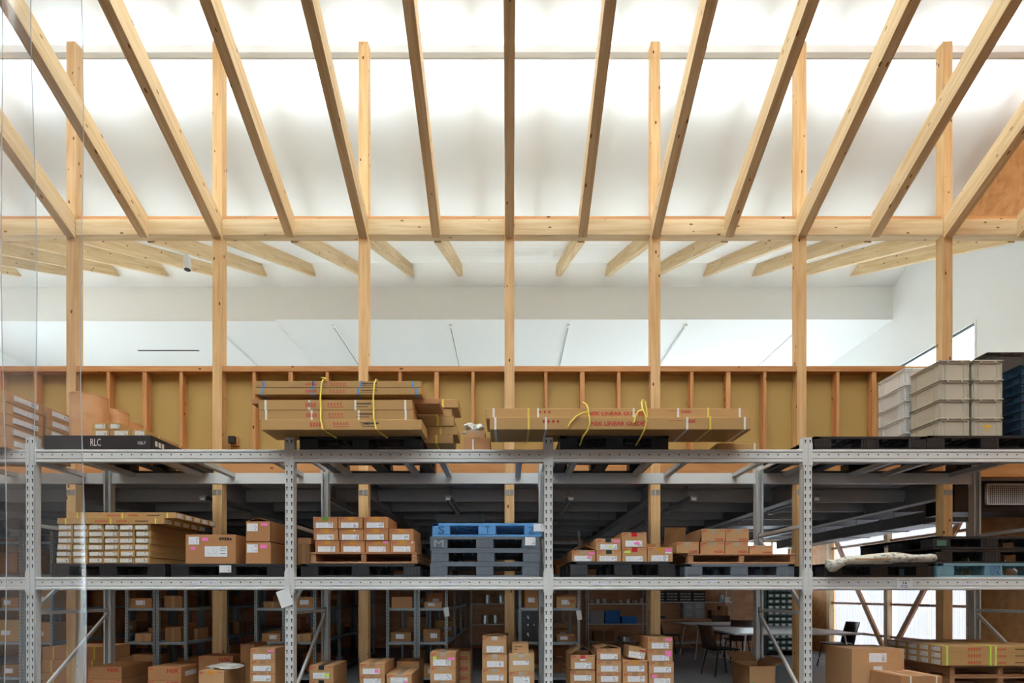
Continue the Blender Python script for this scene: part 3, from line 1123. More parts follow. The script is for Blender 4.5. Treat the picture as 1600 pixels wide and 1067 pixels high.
def red_marks(t, w, d, h, right=True, mat='faint_red'):
    k = ('rmark', round(w, 3), round(h, 3), round(d, 3), right, mat)
    if k not in CACHE:
        b = MB()
        y = -d / 2
        z = h - .022
        for i in range(4):
            xx = -w / 2 + .012 + i * .012
            b.box(xx, xx + .010, y - .0009, y, z, z + .012)
        b.box(-w / 2 + .012, -w / 2 + .03, y - .0009, y, z - .014, z - .004)
        if right:
            for i in range(6):
                xx = w / 2 - .062 + i * .0085
                b.box(xx, xx + .007, y - .0009, y, z + .003, z + .010)
        CACHE[k] = b.mesh('printed_mark', M[mat])
    put('printed_mark', CACHE[k], t)['kind'] = 'stuff'


def flaps(t, w, d, h, mat, a=(55, 55, 20, 20), k=.45):
    """four open flaps hinged at the top edges; a: opening angle from closed in degrees"""
    ll = d * k
    for s, ang in ((-1, a[0]), (1, a[1])):
        A = math.radians(ang)
        l2 = w * .48
        b = MB()
        b.bar((s * w / 2 * .995, 0, h), (s * (w / 2 - l2 * math.cos(A)), 0, h + l2 * math.sin(A)), d * .98, .004)
        b.obj('flap', M['card_in'], t)
    for s, ang in ((-1, a[2]), (1, a[3])):
        if ang is None: continue
        A = math.radians(ang)
        b = MB()
        b.bar((0, s * d / 2 * .995, h + .002), (0, s * (d / 2 - ll * math.cos(A)), h + .002 + ll * math.sin(A)), w * .98, .004)
        b.obj('flap', M['card_in'], t)


def carton(x0, x1, y0, depth, z0, h, label, group=None, mat='card', lab=(.12, .82, .06, .52), tape='tape_amber', mk=True,
           stick=(), nsk=None, rz=0.0, rough=True, labmat='label', open_=None, tilt=None):
    w = x1 - x0
    t = thing('carton', label, 'box', ((x0 + x1) / 2, y0 + depth / 2, z0), rz, group)
    if tilt is not None:
        t.rotation_euler = (0, tilt, rz)
    if open_:
        key = ('openbox', round(w, 3), round(depth, 3), round(h, 3), mat)
        if key not in CACHE:
            th = .005
            b = MB().box(-w / 2, w / 2, -depth / 2, -depth / 2 + th, 0, h).box(-w / 2, w / 2, depth / 2 - th, depth / 2, 0, h)
            b.box(-w / 2, -w / 2 + th, -depth / 2, depth / 2, 0, h).box(w / 2 - th, w / 2, -depth / 2, depth / 2, 0, h).box(-w / 2, w / 2, -depth / 2, depth / 2, 0, th)
            CACHE[key] = b.mesh('box_body', M[mat])
        put('box_body', CACHE[key], t)
        flaps(t, w, depth, h, M[mat], open_)
    else:
        key = ('cartonbody', round(w, 3), round(depth, 3), round(h, 3), mat)
        if key not in CACHE:
            b = MB().box(-w / 2, w / 2, -depth / 2, depth / 2, 0, h - .0025, .003)
            g = .0015
            b.box(-w / 2 + .001, w / 2 - .001, -depth / 2 + .001, -g, h - .0035, h, .0008).box(-w / 2 + .001, w / 2 - .001, g, depth / 2 - .001, h - .0035, h, .0008)
            CACHE[key] = b.mesh('box_body', M[mat])
        put('box_body', CACHE[key], t)
    yf = -depth / 2
    if tape:
        key = ('ctape', round(w, 3), round(depth, 3), round(h, 3), tape)
        if key not in CACHE:
            b = MB().box(-.028, .028, yf - .0008, yf + .001, h - min(.042, h * .32), h + .0005)
            if not open_:
                b.box(-.028, .028, yf - .0008, depth / 2, h - .001, h + .0006)
            CACHE[key] = b.mesh('tape', M[tape])
        put('tape', CACHE[key], t)
    if lab:
        cbox('label_sheet', w * (lab[1] - lab[0]), .0012, h * (lab[3] - lab[2]), M[labmat], t, (-w / 2 + w * (lab[0] + lab[1]) / 2, yf - .0006, h * lab[2]))
    if mk:
        red_marks(t, w, depth, h)
    for fx, fz, fw, fh, cm_ in stick:
        cbox('sticker', w * fw, .0012, h * fh, M[cm_], t, (-w / 2 + w * (fx + fw / 2), yf - .0014, h * fz))
    if nsk:
        text('NSK', M['red_ink'], t, (-w / 2 + w * nsk[0], yf - .001, h * nsk[1]), w * nsk[2], h * nsk[3], .02)
    return t


def pxcarton(px0, px1, yt, yb, d, depth, label, group=None, z0=None, **kw):
    zt_, zb_ = wz(yt, d), wz(yb, d)
    if z0 is not None:
        zb_ = z0
    return carton(wx(px0, d), wx(px1, d), d, depth, zb_, zt_ - zb_, label, group, **kw)


# ---------- lower level, first full bay
PA = pallet(-4.44, D1 + .02, ZLO, 'black_plastic', 'black plastic pallet under the stack of small labelled boxes on the lower beams', group='black pallets on the lower level')
PB = pallet(-3.28, D1 + .02, ZLO, 'black_plastic', 'black plastic pallet with a white slip on its edge under three plain cartons', group='black pallets on the lower level')
cbox('delivery_slip', .115, .002, .07, M['slip'], PB, (-.02, -.554, .045))
zt0 = ZLO + .131
DS = 5.3
bw, bh = .145, .0645
for r in range(6):
    for c in range(6):
        x = wx(91, DS) + c * .151 + R.uniform(-.006, .006) - (.012 if r < 2 and c == 0 else 0)
        t = thing('small_box', f'small labelled carton end, {ORD[c]} across and {ORD[5 - r]} down in the block', 'box',
                  (x + bw / 2, DS + .4, zt0 + r * bh), 0, 'block of small labelled boxes')
        cbox('box_body', bw - .004, .8, bh - .001, M['card_tan'], t, (0, R.uniform(-.012, .012), 0), .002)
        cbox('label_sheet', bw * .78, .03, bh * .6, M['label_small'], t, (-.004, -.4005, bh * .18))
zt1 = zt0 + 6 * bh
for lay in range(2):
    for j in range(5):
        y = DS - .015 + j * .146 + lay * .012
        x0 = wx(91 + lay * 17, DS)
        L = 1.04
        t = thing('long_box', f'long flat carton across the small boxes, {ORD[j]} from front, {"lower" if lay == 0 else "upper"} layer', 'box',
                  (x0 + L / 2, y + .07, zt1 + lay * .058), 0, 'long flat cartons across the block')
        cbox('box_body', L, .138, .056, M['card_tan'], t, (0, 0, 0), .002)
        cbox('label_sheet', .0012, .10, .04, M['label_small_y'], t, (L / 2 + .0006, 0, .008))
        for sx in (-.42, 0, .42):
            cbox('band', .014, .1392, .0568, M['strap_yellow'], t, (sx * L, 0, -.0003))
        if j == 0:
            marks(t, [(-.15 + i * .022, -.135 + i * .022, .018, .034) for i in range(6)] + [(.06 + i * .02, .074 + i * .02, .016, .038) for i in range(5)], M['faint_red'], -.0692)
            marks(t, [(.24 + i * .016, .252 + i * .016, .022, .032) for i in range(8)], M['black_ink'], -.0692)
pxcarton(290, 368, 835, 878, 5.3, .5, 'big plain brown carton with a torn delivery slip and two pink stickers', 'plain cartons on the slip pallet', z0=zt0,
         mat='card_warm', lab=(.06, .27, .66, .92), labmat='slip', tape=None, mk=False, stick=((.33, .78, .12, .11, 'pink'), (.1, .48, .1, .1, 'pink'), (.385, .24, .45, .36, 'slip')))
t = bpy.context.scene.objects[-1]
g3 = 'plain cartons on the slip pallet'
c1 = pxcarton(384, 423, 847, 877, 5.3, .6, 'plain brown carton under another beside the slotted upright, slip and pink sticker', g3, z0=zt0, mat='card_warm', lab=(.05, .48, .52, .9), labmat='slip', tape=None, mk=False, stick=((.58, .72, .27, .16, 'pink'),))
h1 = wz(847, 5.3) - zt0
c2 = carton(wx(384, 5.3), wx(423, 5.3), 5.3, .6, zt0 + h1 + .002, .2, 'plain brown carton with half-open top flaps, upper of two by the slotted upright', g3, mat='card_warm', lab=(.05, .48, .52, .9), labmat='slip', tape=None, mk=False, stick=((.62, .78, .27, .14, 'pink'),), open_=(18, 18, None, None))
for o in SC.objects:
    pass
big = [o for o in SC.objects if o.get('label', '').startswith('big plain brown')][0]
w_, h_, d_ = .486, wz(835, 5.3) - zt0, .5
marks(big, [(.085, .10, h_ * .8, h_ * .9), (.105, .13, h_ * .82, h_ * .9), (.135, .155, h_ * .8, h_ * .9), (.16, .18, h_ * .8, h_ * .9), (.185, .205, h_ * .8, h_ * .88)], M['black_ink'], -.2505)

# ---------- lower level, second bay
PC = pallet(wx(470, 5.27), D1 + .02, ZLO, 'black_plastic', 'black plastic pallet under the wooden pallet of eleven labelled cartons', w=1.16, group='black pallets on the lower level')
WP = wood_pallet(wx(484, 5.27), D1 + .03, ZLO + .145 - .013, 'wooden pallet carrying eleven labelled cartons stacked in three rows', w=1.04)
zw = ZLO + .132 + .111
gx = 'labelled cartons on the wooden pallet'
rows = [[(492, 530), (531.5, 569.5), (571, 609), (610, 648)], [(490, 528), (529.5, 567.5), (568.5, 606.5), (608, 646)], [(489, 527), (528.5, 566.5), (568.5, 606.5)]]
hh = .1145
for r, row in enumerate(rows):
    for c, (a, bb) in enumerate(row):
        st = []
        if r == 0 and c == 2: st = [(.7, .78, .2, .18, 'pink')]
        if r == 1 and c == 1: st = [(.6, .8, .06, .1, 'paper')]
        if r == 0 and c == 3: st = [(.86, .78, .07, .12, 'paper')]
        rn = ['bottom', 'middle', 'top'][r]
        pxcarton(a, bb, 800, 800, 5.3, .42, f'brown carton with white label, {ORD[c]} across in the {rn} row on the wooden pallet', gx, z0=None, mat='card_warm', stick=st) if False else \
            carton(wx(a, 5.3), wx(bb, 5.3), 5.3 + R.uniform(0, .012), .42, zw + r * (hh + .001), hh, f'brown carton with white label, {ORD[c]} across in the {rn} row on the wooden pallet', gx,
                   mat='card_warm', stick=st, tape='tape_green' if (r == 2 and c == 0) else 'tape_amber')
t = thing('carton', 'plain brown carton squeezed between slotted upright and wooden pallet', 'box', (wx(476, 5.45), 5.6, ZLO + .131))
cbox('box_body', .125, .35, .205, M['card_in'], t, (0, 0, 0), .003)
cbox('tape', .03, .3506, .2055, M['tape_tan'], t, (0, 0, -.0002))
t2 = thing('long_box', 'flat orange-brown carton on the plain one squeezed beside the upright', 'box', (wx(477, 5.45), 5.6, ZLO + .3365))
cbox('box_body', .135, .35, .06, M['card_warm'], t2, (0, 0, 0), .003)
cbox('tape', .03, .3506, .0605, M['tape_tan'], t2, (0, 0, -.0002))

# blue and slate pallets
x0 = wx(672, 5.27)
gpal = 'stacked blue and slate pallets'
for k, (mt, lab) in enumerate([('grey_plastic', 'slate grey pallet at the bottom of the stack under the blue pallet'), ('grey_plastic', 'slate grey pallet, third down in the stack topped by blue'),
                               ('grey_plastic', 'slate grey pallet with a white slip directly under the blue pallet'), ('blue_plastic', 'bright blue plastic pallet on top of three slate grey ones')]):
    t = pallet(x0 + (.01 if k % 2 else 0) + (.012 if k == 3 else 0), D1 + .02, ZLO + k * .131, mt, lab, w=1.06, group=gpal)
    if k == 3:
        text('S', M['blue_ink'], t, (-.475, -.5545, .03), .065, .07, .01)
        text('T', M['blue_ink'], t, (-.02, -.5545, .03), .05, .07, 0)
        text('Z', M['blue_ink'], t, (.40, -.5545, .03), .06, .06, 0)
        cbox('delivery_slip', .10, .002, .075, M['slip'], t, (.50, -.556, .05))
    if k == 2:
        text('M', M['steel'], t, (-.49, -.5545, .03), .09, .07, 0)
        cbox('delivery_slip', .10, .002, .08, M['slip'], t, (.44, -.556, .045))

# ---------- lower level, third bay
PD = pallet(wx(891, 5.27), D1 + .02, ZLO, 'black_plastic', 'black plastic pallet under seven cartons with pink and red marks', w=1.02, h=.15, group='black pallets on the lower level')
zq = ZLO + .151
gs_ = 'cartons with coloured stickers on the black pallet'
carton(wx(893, 5.3), wx(931, 5.3), 5.3, .42, zq, .113, 'open-topped carton with pink stickers, first across on the black pallet', gs_, open_=(25, 25, None, None), tape='tape_grey', stick=((.7, .62, .26, .2, 'pink'), (.66, .3, .12, .2, 'pink')))
carton(wx(932, 5.3), wx(971, 5.3), 5.3, .42, zq, .112, 'carton with black tape under another black-taped carton on the black pallet', gs_, tape='tape_black')
carton(wx(972, 5.3), wx(1011, 5.3), 5.3, .42, zq, .137, 'carton with red tape and yellow-green sticker under a taller one', gs_, tape='tape_red', lab=(.15, .82, .03, .4), stick=((.1, .62, .24, .16, 'lime'),))
carton(wx(1012, 5.3), wx(1051, 5.3), 5.3, .42, zq, .142, 'carton with amber tape and pink sticker, last across on the black pallet', gs_, lab=(.15, .82, .05, .45), stick=((.7, .7, .26, .2, 'pink'), (.7, .58, .26, .1, 'paper')))
carton(wx(931, 5.3), wx(970, 5.3), 5.3, .42, zq + .1135, .112, 'carton with black tape, pink and yellow-green stickers, upper of two', gs_, tape='tape_black', lab=(.18, .85, .05, .52), stick=((.72, .66, .24, .2, 'pink'), (.52, .2, .14, .2, 'lime')))
carton(wx(971.5, 5.3), wx(1010.5, 5.3), 5.3, .42, zq + .1385, .148, 'taller carton with wide red tape, topmost on the black pallet', gs_, tape='tape_red', lab=(.15, .82, .06, .46), stick=((.5, .2, .2, .16, 'pink'),))
carton(wx(1012, 5.35), wx(1031, 5.35), 5.5, .2, zq + .143, .05, 'low reddish carton lying behind the amber-taped carton', gs_, mat='card_warm', lab=None, tape=None, mk=False, nsk=(.1, .1, .8, .35))
PE = pallet(wx(1070, 5.27), D1 + .02, ZLO, 'grey_plastic', 'dark slate pallet under the wooden pallet of red-lettered cartons', w=1.06, h=.128, group='black pallets on the lower level')
for o in PE.children:
    pass
WQ = wood_pallet(wx(1075, 5.27), D1 + .03, ZLO + .129, 'wooden pallet carrying six cartons with red lettering', w=1.05, h=.10)
zv = ZLO + .23
gn = 'red-lettered cartons on the wooden pallet'
nk = (.58, .08, .38, .2)
for c, (a, bb, hgt) in enumerate([(1094, 1132, .118), (1132.7, 1169.5, .118), (1171, 1207.5, .086)]):
    carton(wx(a, 5.34), wx(bb, 5.34), 5.34, .4, zv, hgt, ['red-lettered carton at the lower left of four stacked ones', 'red-lettered carton at the lower right of four stacked ones', 'lower red-lettered carton alone at the end of the wooden pallet'][c], gn,
           lab=None, tape='tape_grey', nsk=nk)
for c, (a, bb) in enumerate([(1096, 1133.3), (1134, 1170.5)]):
    carton(wx(a, 5.34), wx(bb, 5.34), 5.34, .4, zv + .119, .128, ['red-lettered carton at the upper left of four stacked ones', 'red-lettered carton at the upper right of four stacked ones'][c], gn, lab=None, tape='tape_grey', nsk=nk)
carton(wx(1056, 5.3), wx(1092.5, 5.3), 5.3, .42, zv, .115, 'red-lettered carton with raised open flaps at the edge of the wooden pallet', gn, lab=None, tape='tape_grey', nsk=nk, open_=(75, 100, None, 80))

# ---------- lower level, fourth bay
PF = pallet(wx(1288, 5.27), D1 + .02, ZLO, 'black_plastic', 'black plastic pallet under the rolled printed sheet', w=1.06, h=.13, group='black pallets on the lower level')
# rolled sheet drooping over the pallet edge
t = thing('rolled_sheet', 'flattened roll of pale printed sheet lying across a black pallet', 'roll', (wx(1376, 5.2), 5.24, ZLO + .13))
vs, fs = [], []
nu, nv = 26, 12
for i in range(nu + 1):
    u = i / nu
    x = -.52 + 1.02 * u
    droop = -.10 * math.exp(-((u - .05) / .09) ** 2) - .035 * math.exp(-((u - .28) / .12) ** 2)
    ry = .055
    rz_ = .045 + .018 * math.exp(-((u - .06) / .08) ** 2) - .008 * math.sin(u * 9)
    if i in (0, nu):
        ry, rz_ = ry * .75, rz_ * .75
    for k in range(nv):
        a = 2 * math.pi * k / nv
        vs.append((x, -.055 + ry * math.cos(a) * (1 + .06 * math.sin(3 * u * 6)), .05 + droop * .72 + rz_ * math.sin(a) + .006 * math.sin(17 * u + k)))
for i in range(nu):
    for k in range(nv):
        fs.append((i * nv + k, i * nv + (k + 1) % nv, (i + 1) * nv + (k + 1) % nv, (i + 1) * nv + k))
fs.append(tuple(range(nv)))
fs.append(tuple(range(nu * nv, (nu + 1) * nv)))
mm, tt, pp = new_mat('printed_cream_sheet')
tc = tt.add('ShaderNodeTexCoord')
no = tt.add('ShaderNodeTexNoise')
no.inputs['Scale'].default_value = 26
no.inputs['Detail'].default_value = 4
mp = tt.add('ShaderNodeMapping')
mp.inputs['Scale'].default_value = (1, 1, 2.2)
tt.l.new(tc.outputs['Object'], mp.inputs[0])
tt.l.new(mp.outputs[0], no.inputs['Vector'])
n2 = tt.add('ShaderNodeTexNoise')
n2.inputs['Scale'].default_value = 5
tt.l.new(tc.outputs['Object'], n2.inputs['Vector'])
f = tt.math('MULTIPLY', tt.math('GREATER_THAN', no.outputs['Fac'], .57), tt.math('GREATER_THAN', n2.outputs['Fac'], .47))
f = tt.math('MULTIPLY', f, .75)
tt.l.new(tt.mix(f, srgb(204, 198, 182), srgb(92, 100, 116)), pp.inputs['Base Color'])
pp.inputs['Roughness'].default_value = .6
M['printed_sheet'] = mm
MB().raw(vs, fs).obj('roll_body', M['printed_sheet'], t, True)
cbox('strip_edge', .34, .002, .012, M['tape_tan'], t, (-.12, -.113, .03))
PG = pallet(wx(1464, 5.27), D1 + .02, ZLO, 'teal_plastic', 'faded teal plastic pallet at the bottom under two black ones', h=.135, group='pallets stacked by the grille')
text('CBO', M['blue_ink'], PG, (-.045, -.5545, .072), .1, .035, .01)
text('CPL', M['blue_ink'], PG, (-.045, -.5545, .028), .1, .035, .01)
PH = pallet(wx(1462, 5.27), D1 + .025, ZLO + .136, 'black_plastic', 'black plastic pallet lying directly on the faded teal one', h=.135, group='pallets stacked by the grille')
PI = pallet(wx(1458, 5.27), D1 + .02, ZLO + .272, 'black_plastic', 'black plastic pallet topmost of the stack on the faded teal one', h=.125, group='pallets stacked by the grille')
cbox('sticker', .09, .002, .055, M['green_bin'], PI, (-.475, -.556, .03))
# pallet behind to the side is the same stack seen end on
# wall chart tag and hanging tags
t = thing('shelf_tag', 'white paper sheet with handwritten number taped on the lower beam', 'tag', (wx(1414, 5.24), D1 - .002, wz(919.5, 5.24)))
cbox('tag_sheet', .15, .002, .093, M['paper'], t, (0, 0, 0))
text('16', M['black_ink'], t, (-.018, -.0018, .045), .04, .022, .01)
marks(t, [(-.055 + i * .012, -.046 + i * .012, .078, .084) for i in range(9)], M['black_ink'], -.0012)
marks(t, [(-.03, -.024, .012, .036), (-.02, .02, .030, .034), (.018, .024, .014, .034), (-.01, .02, .012, .016)], M['blue_ink'], -.0012)
t = thing('hanging_tag', 'tilted white card hanging on a wire hook from the slotted upright', 'tag', (wx(452, 5.2), D1 - .012, wz(921, 5.2)), 0)
o = cbox('tag_card', .125, .003, .165, M['paper'], t, (.008, 0, -.175))
o.rotation_euler = (0, math.radians(-20), 0)
o.location = (-.028, 0, -.16)
MB().tube([(0, .0, -.012), (.006, -.004, .012), (-.004, -.004, .028), (0, .004, .045)], .0022, 5).obj('wire_hook', M['zinc'], t)

# ------------------------------------------------------------------ upper level
gk = 'black pallets on the upper level'
t = pallet(wx(70, 5.27), D1 + .02, ZHI, 'black_plastic', 'solid black pallet with white lettering by the clear strip curtain', w=1.035, h=.137, group=gk)
MB().box(-.5175, .5175, -.556, -.551, .0, .137).box(.5175, .5215, -.55, .55, 0, .137).obj('side_skirt', M['black_plastic'], t)
text('RLC', M['white_ink'], t, (-.068, -.5565, .035), .1, .072, 0)
text('H26.7', M['white_ink'], t, (.39, -.5565, .05), .075, .03, 0)
for i in range(3):
    MB().box(.5216, .5222, -.50 + i * .05, -.465 + i * .05, .05, .10).obj('printed_mark', M['white_ink'], t)
zb0 = ZHI + .138
gsb = 'small boxes on the lettered black pallet'
for i, (a, bb, r) in enumerate([(143, 170.5, 0), (171, 204.5, 0), (205, 228, 0), (143, 166.5, 1), (167, 189, 1)]):
    w_ = wx(bb, 5.3) - wx(a, 5.3)
    lab = ['bottom row, first', 'bottom row, second', 'bottom row, third', 'top row, first', 'top row, second'][i]
    t = thing('small_box', f'small long carton with end label on the lettered black pallet, {lab} across', 'box', (wx((a + bb) / 2, 5.3), 5.3 + .5, zb0 + r * .0665), 0, gsb)
    cbox('box_body', w_ - .004, 1.0 if r == 0 else .9, .065, M['card_tan'], t, (0, (0 if r == 0 else -.05), 0), .002)
    cbox('label_sheet', w_ * .62, .0012, .042, M['label_small'], t, (.01, -.5006, .012))
    for yy_ in (-.3, .05, .38):
        cbox('band', w_ - .0028, .014, .0658, M['strap_yellow'], t, (0, yy_, -.0003))
# cardboard drums
for j in range(3):
    y = 5.56 + j * .335
    px = [139.5, 178, 203][j]
    r_ = [.16, .135, .125][j]
    hgt = [.475, .43, .40][j]
    t = thing('cardboard_drum', ['largest upright cardboard drum behind the small boxes, nearest of the row of three', 'middle upright cardboard drum of the row behind the small boxes', 'smallest upright cardboard drum at the back of the row of three'][j], 'drum',
              (wx(px, y), y, zb0 if j else zb0), 0, 'cardboard drums in a row')
    b = MB()
    n = 32
    b.cyl((0, 0, .001), (0, 0, hgt), r_, n).cyl((0, 0, hgt - .006), (0, 0, hgt + .004), r_ + .003, n)
    b.obj('drum_body', M['drum'], t)
    MB().cyl((0, 0, hgt + .003), (0, 0, hgt + .007), r_ - .01, n).obj('drum_lid', M['card_pale'], t)
# move the small boxes' row to the front of the drums
# long box stack left, label faces toward the right
gl = 'long cartons stacked behind the strip curtain'
for col, (ya, yb_) in enumerate([(5.18, 5.61), (5.64, 5.97)]):
    for r in range(5):
        t = thing('carton', f'flat carton with side label in the {"near" if col == 0 else "far"} column behind the strip curtain, {ORD[4 - r]} from top', 'box',
                  (-5.30, (ya + yb_) / 2, ZHI + .001 + r * .1095), 0, gl)
        dy = yb_ - ya
        cbox('box_body', 1.0, dy - .006, .108, M['card'], t, (R.uniform(-.01, .01), 0, 0), .003)
        cbox('label_sheet', .03, dy * .62, .05, M['label_y'], t, (.4985, .0, .035))
        cbox('tape', 1.001, .05, .1088, M['tape_tan'], t, (-.012, -.04, -.0003)) if False else None


def long_box(px0, px1, yt, yb, d, depth, label, group, z0=None, h=None, mat='card_tan', straps=(), smat='strap_white', pr=True, tilt=0.0, dy=0.0, prof='a'):
    x0, x1 = wx(px0, d), wx(px1, d)
    L = x1 - x0
    zz = wz(yb, d) if z0 is None else z0
    h = (wz(yt, d) - wz(yb, d)) if h is None else h
    t = thing('long_box', label, 'box', ((x0 + x1) / 2, d + depth / 2, zz), 0, group)
    t.rotation_euler = (0, -tilt, 0)
    cbox('box_body', L, depth, h, M[mat], t, (0, 0, 0), .003)
    for fx in straps:
        cbox('band', .019, depth + .0022, h + .0016, M[smat], t, (-L / 2 + L * fx, 0, -.0005))
    if pr:
        yf = -depth / 2 - .0003
        r1 = []
        for i in range(4):
            xa = -L / 2 + L * (.305 + i * .018)
            r1.append((xa, xa + L * .013, h * .3, h * .72))
        for i in range(5):
            xa = -L / 2 + L * (.45 + i * .02)
            r1.append((xa, xa + L * .011, h * .48, h * .72))
        for i in range(9):
            xa = -L / 2 + L * (.45 + i * .0115)
            r1.append((xa, xa + L * .009, h * .26, h * .36))
        marks(t, r1, M['faint_red'], yf)
        if prof == 'a':
            r2 = []
            for i in range(9):
                xa = -L / 2 + L * (.64 + i * .0105)
                r2.append((xa, xa + L * .008, h * .55, h * .72))
            for i in range(7):
                xa = -L / 2 + L * (.63 + i * .012)
                r2.append((xa, xa + L * .009, h * .3, h * .38))
            marks(t, r2, M['black_ink'], yf)
    return t


# pile of long cartons roped to the pallet
gA = 'long cartons in the yellow-roped pile'
pallet(wx(468, 5.27), D1 + .02, ZHI, 'black_plastic', 'black plastic pallet under the tall pile of long roped cartons', w=1.18, h=.128, group=gk)
z = ZHI + .13
LB1 = long_box(408, 659, 661, 677, 5.06, .34, 'bottom long carton of the roped pile, black lettering on its face', gA, z0=z, h=.096)
L1 = wx(659, 5.06) - wx(408, 5.06)
text('THK', M['black_ink'], LB1, (L1 * .117, -.1706, .045), L1 * .06, .026, .01)
z += .099
for i, (a, bb, hgt, lab, st, sm) in enumerate([
        (405, 646, .0935, 'long carton with four white bands, second from bottom in the roped pile', (.045, .34, .645, .95), 'strap_white'),
        (404, 644, .0935, 'long carton with four white bands, third from bottom in the roped pile', (.045, .33, .63, .955), 'strap_white')]):
    long_box(a, bb, 0, 0, 5.09, .30, lab, gA, z0=z, h=hgt, straps=st, smat=sm)
    z += hgt + .0025
long_box(393, 687, 0, 0, 5.20, .30, 'longest carton of the roped pile, jutting out past both ends', gA, z0=z, h=.050, mat='card_warm')
z += .052
long_box(397, 659, 0, 0, 5.10, .30, 'long carton with blue tape marks, second from top of the roped pile', gA, z0=z, h=.063, straps=(.045, .345, .62, .965), smat='strap_blue')
z += .0655
long_box(399, 658, 0, 0, 5.10, .28, 'topmost long carton of the roped pile, blue tape marks', gA, z0=z, h=.062, straps=(.05, .35, .64, .95), smat='strap_blue')
ztopA = z + .063
gB = 'carton ends behind the roped pile'
z = ZHI + .131
for i, (bb, hgt) in enumerate([(708, .086), (715, .084), (709, .095), (706, .085), (716, .086)]):
    lab = ['bottom', 'second', 'third', 'fourth', 'topmost'][i]
    long_box(520 + 6 * i, bb, 0, 0, 5.51 + .01 * (i % 2), .32, f'long carton with yellow band behind the roped pile, {lab} from below' if i else 'long carton with yellow band behind the roped pile, lowest of five', gB, z0=z, h=hgt, mat='card_tan', straps=(.86,), smat='strap_yellow', pr=False)
    z += hgt + .0025
# ropes round the pile
for px, lab in ((500, 'yellow rope tied round the roped pile near the second post'), (583, 'yellow rope round the roped pile near its black lettering')):
    x = wx(px, 5.05)
    t = thing('tie_rope', lab, 'rope', (x, 5.04, ZHI + .131), 0, 'yellow ropes round the long cartons')
    hgt = ztopA - ZHI - .131
    MB().tube([(.09, .2, -.024), (.05, .05, -.012), (.03, -.006, .0), (.02, .0, .04), (.008, .002, .1), (0, .03, .2), (-.004, .03, .3), (.005, .035, hgt - .03), (.02, .045, hgt + .008), (.02, .2, hgt + .008), (.02, .35, hgt + .008), (.02, .367, hgt - .06)], .008, 6).obj('rope_strand', M['rope'], t)
    if px == 500:
        MB().tube([(.02, .05, hgt + .01), (-.002, .045, hgt + .03), (.02, .045, hgt + .022), (.05, .045, hgt + .012)], .008, 6).obj('knot', M['rope'], t)

# second long pile with big red lettering
gC = 'long red-lettered cartons on the upper level'
pallet(wx(875, 5.25), D1 + .01, ZHI, 'black_plastic', 'black plastic pallet in front of the long red-lettered cartons', w=1.05, h=.132, group=gk)
for i, (a, bb, z0, hgt, st, lab) in enumerate([(765, 1174, ZHI + .134, .115, (.022, .215, .755, .975), 'lower of two long cartons with large red lettering on the black pallet'),
                                               (759, 1168, ZHI + .2505, .098, (.03, .20, .565, .735, .97), 'upper of two long cartons with large red lettering on the black pallet')]):
    d = 5.06 + .05 * i
    L = wx(bb, d) - wx(a, d)
    t = long_box(a, bb, 0, 0, d, .42, lab, gC, z0=z0, h=hgt, mat='card_tan', straps=st, pr=False)
    yf = -.2104
    fx = .388 if i == 0 else .392
    text('NSK LINEAR GUIDES', M['red_ink'], t, (-L / 2 + L * fx, yf, hgt * .30), L * .213, hgt * .36, .028)
    text('NSK', M['red_ink'], t, (-L / 2 + L * (.75 if i == 0 else .748), yf, hgt * .52), L * .04, hgt * .3, .025)
    rr = [(-L / 2 + L * (.685 + .006 * j), -L / 2 + L * (.690 + .006 * j), hgt * .72, hgt * .76) for j in range(9)]
    for j in range(3 + (1 if i == 0 else 0)):
        xa = -L / 2 + L * (.205 + j * .018)
        rr.append((xa, xa + .01, hgt * .5, hgt * .78))
        rr.append((xa - .006, xa + .018, hgt * .62, hgt * .70))
    marks(t, rr, M['red_ink'], yf)
    for fx in (.15, .845):
        if i == 0:
            cbox('band', .02, .4235, .2165 + .001, M['strap_yellow'], t, (-L / 2 + L * fx, 0.0, -.001)) if False else None
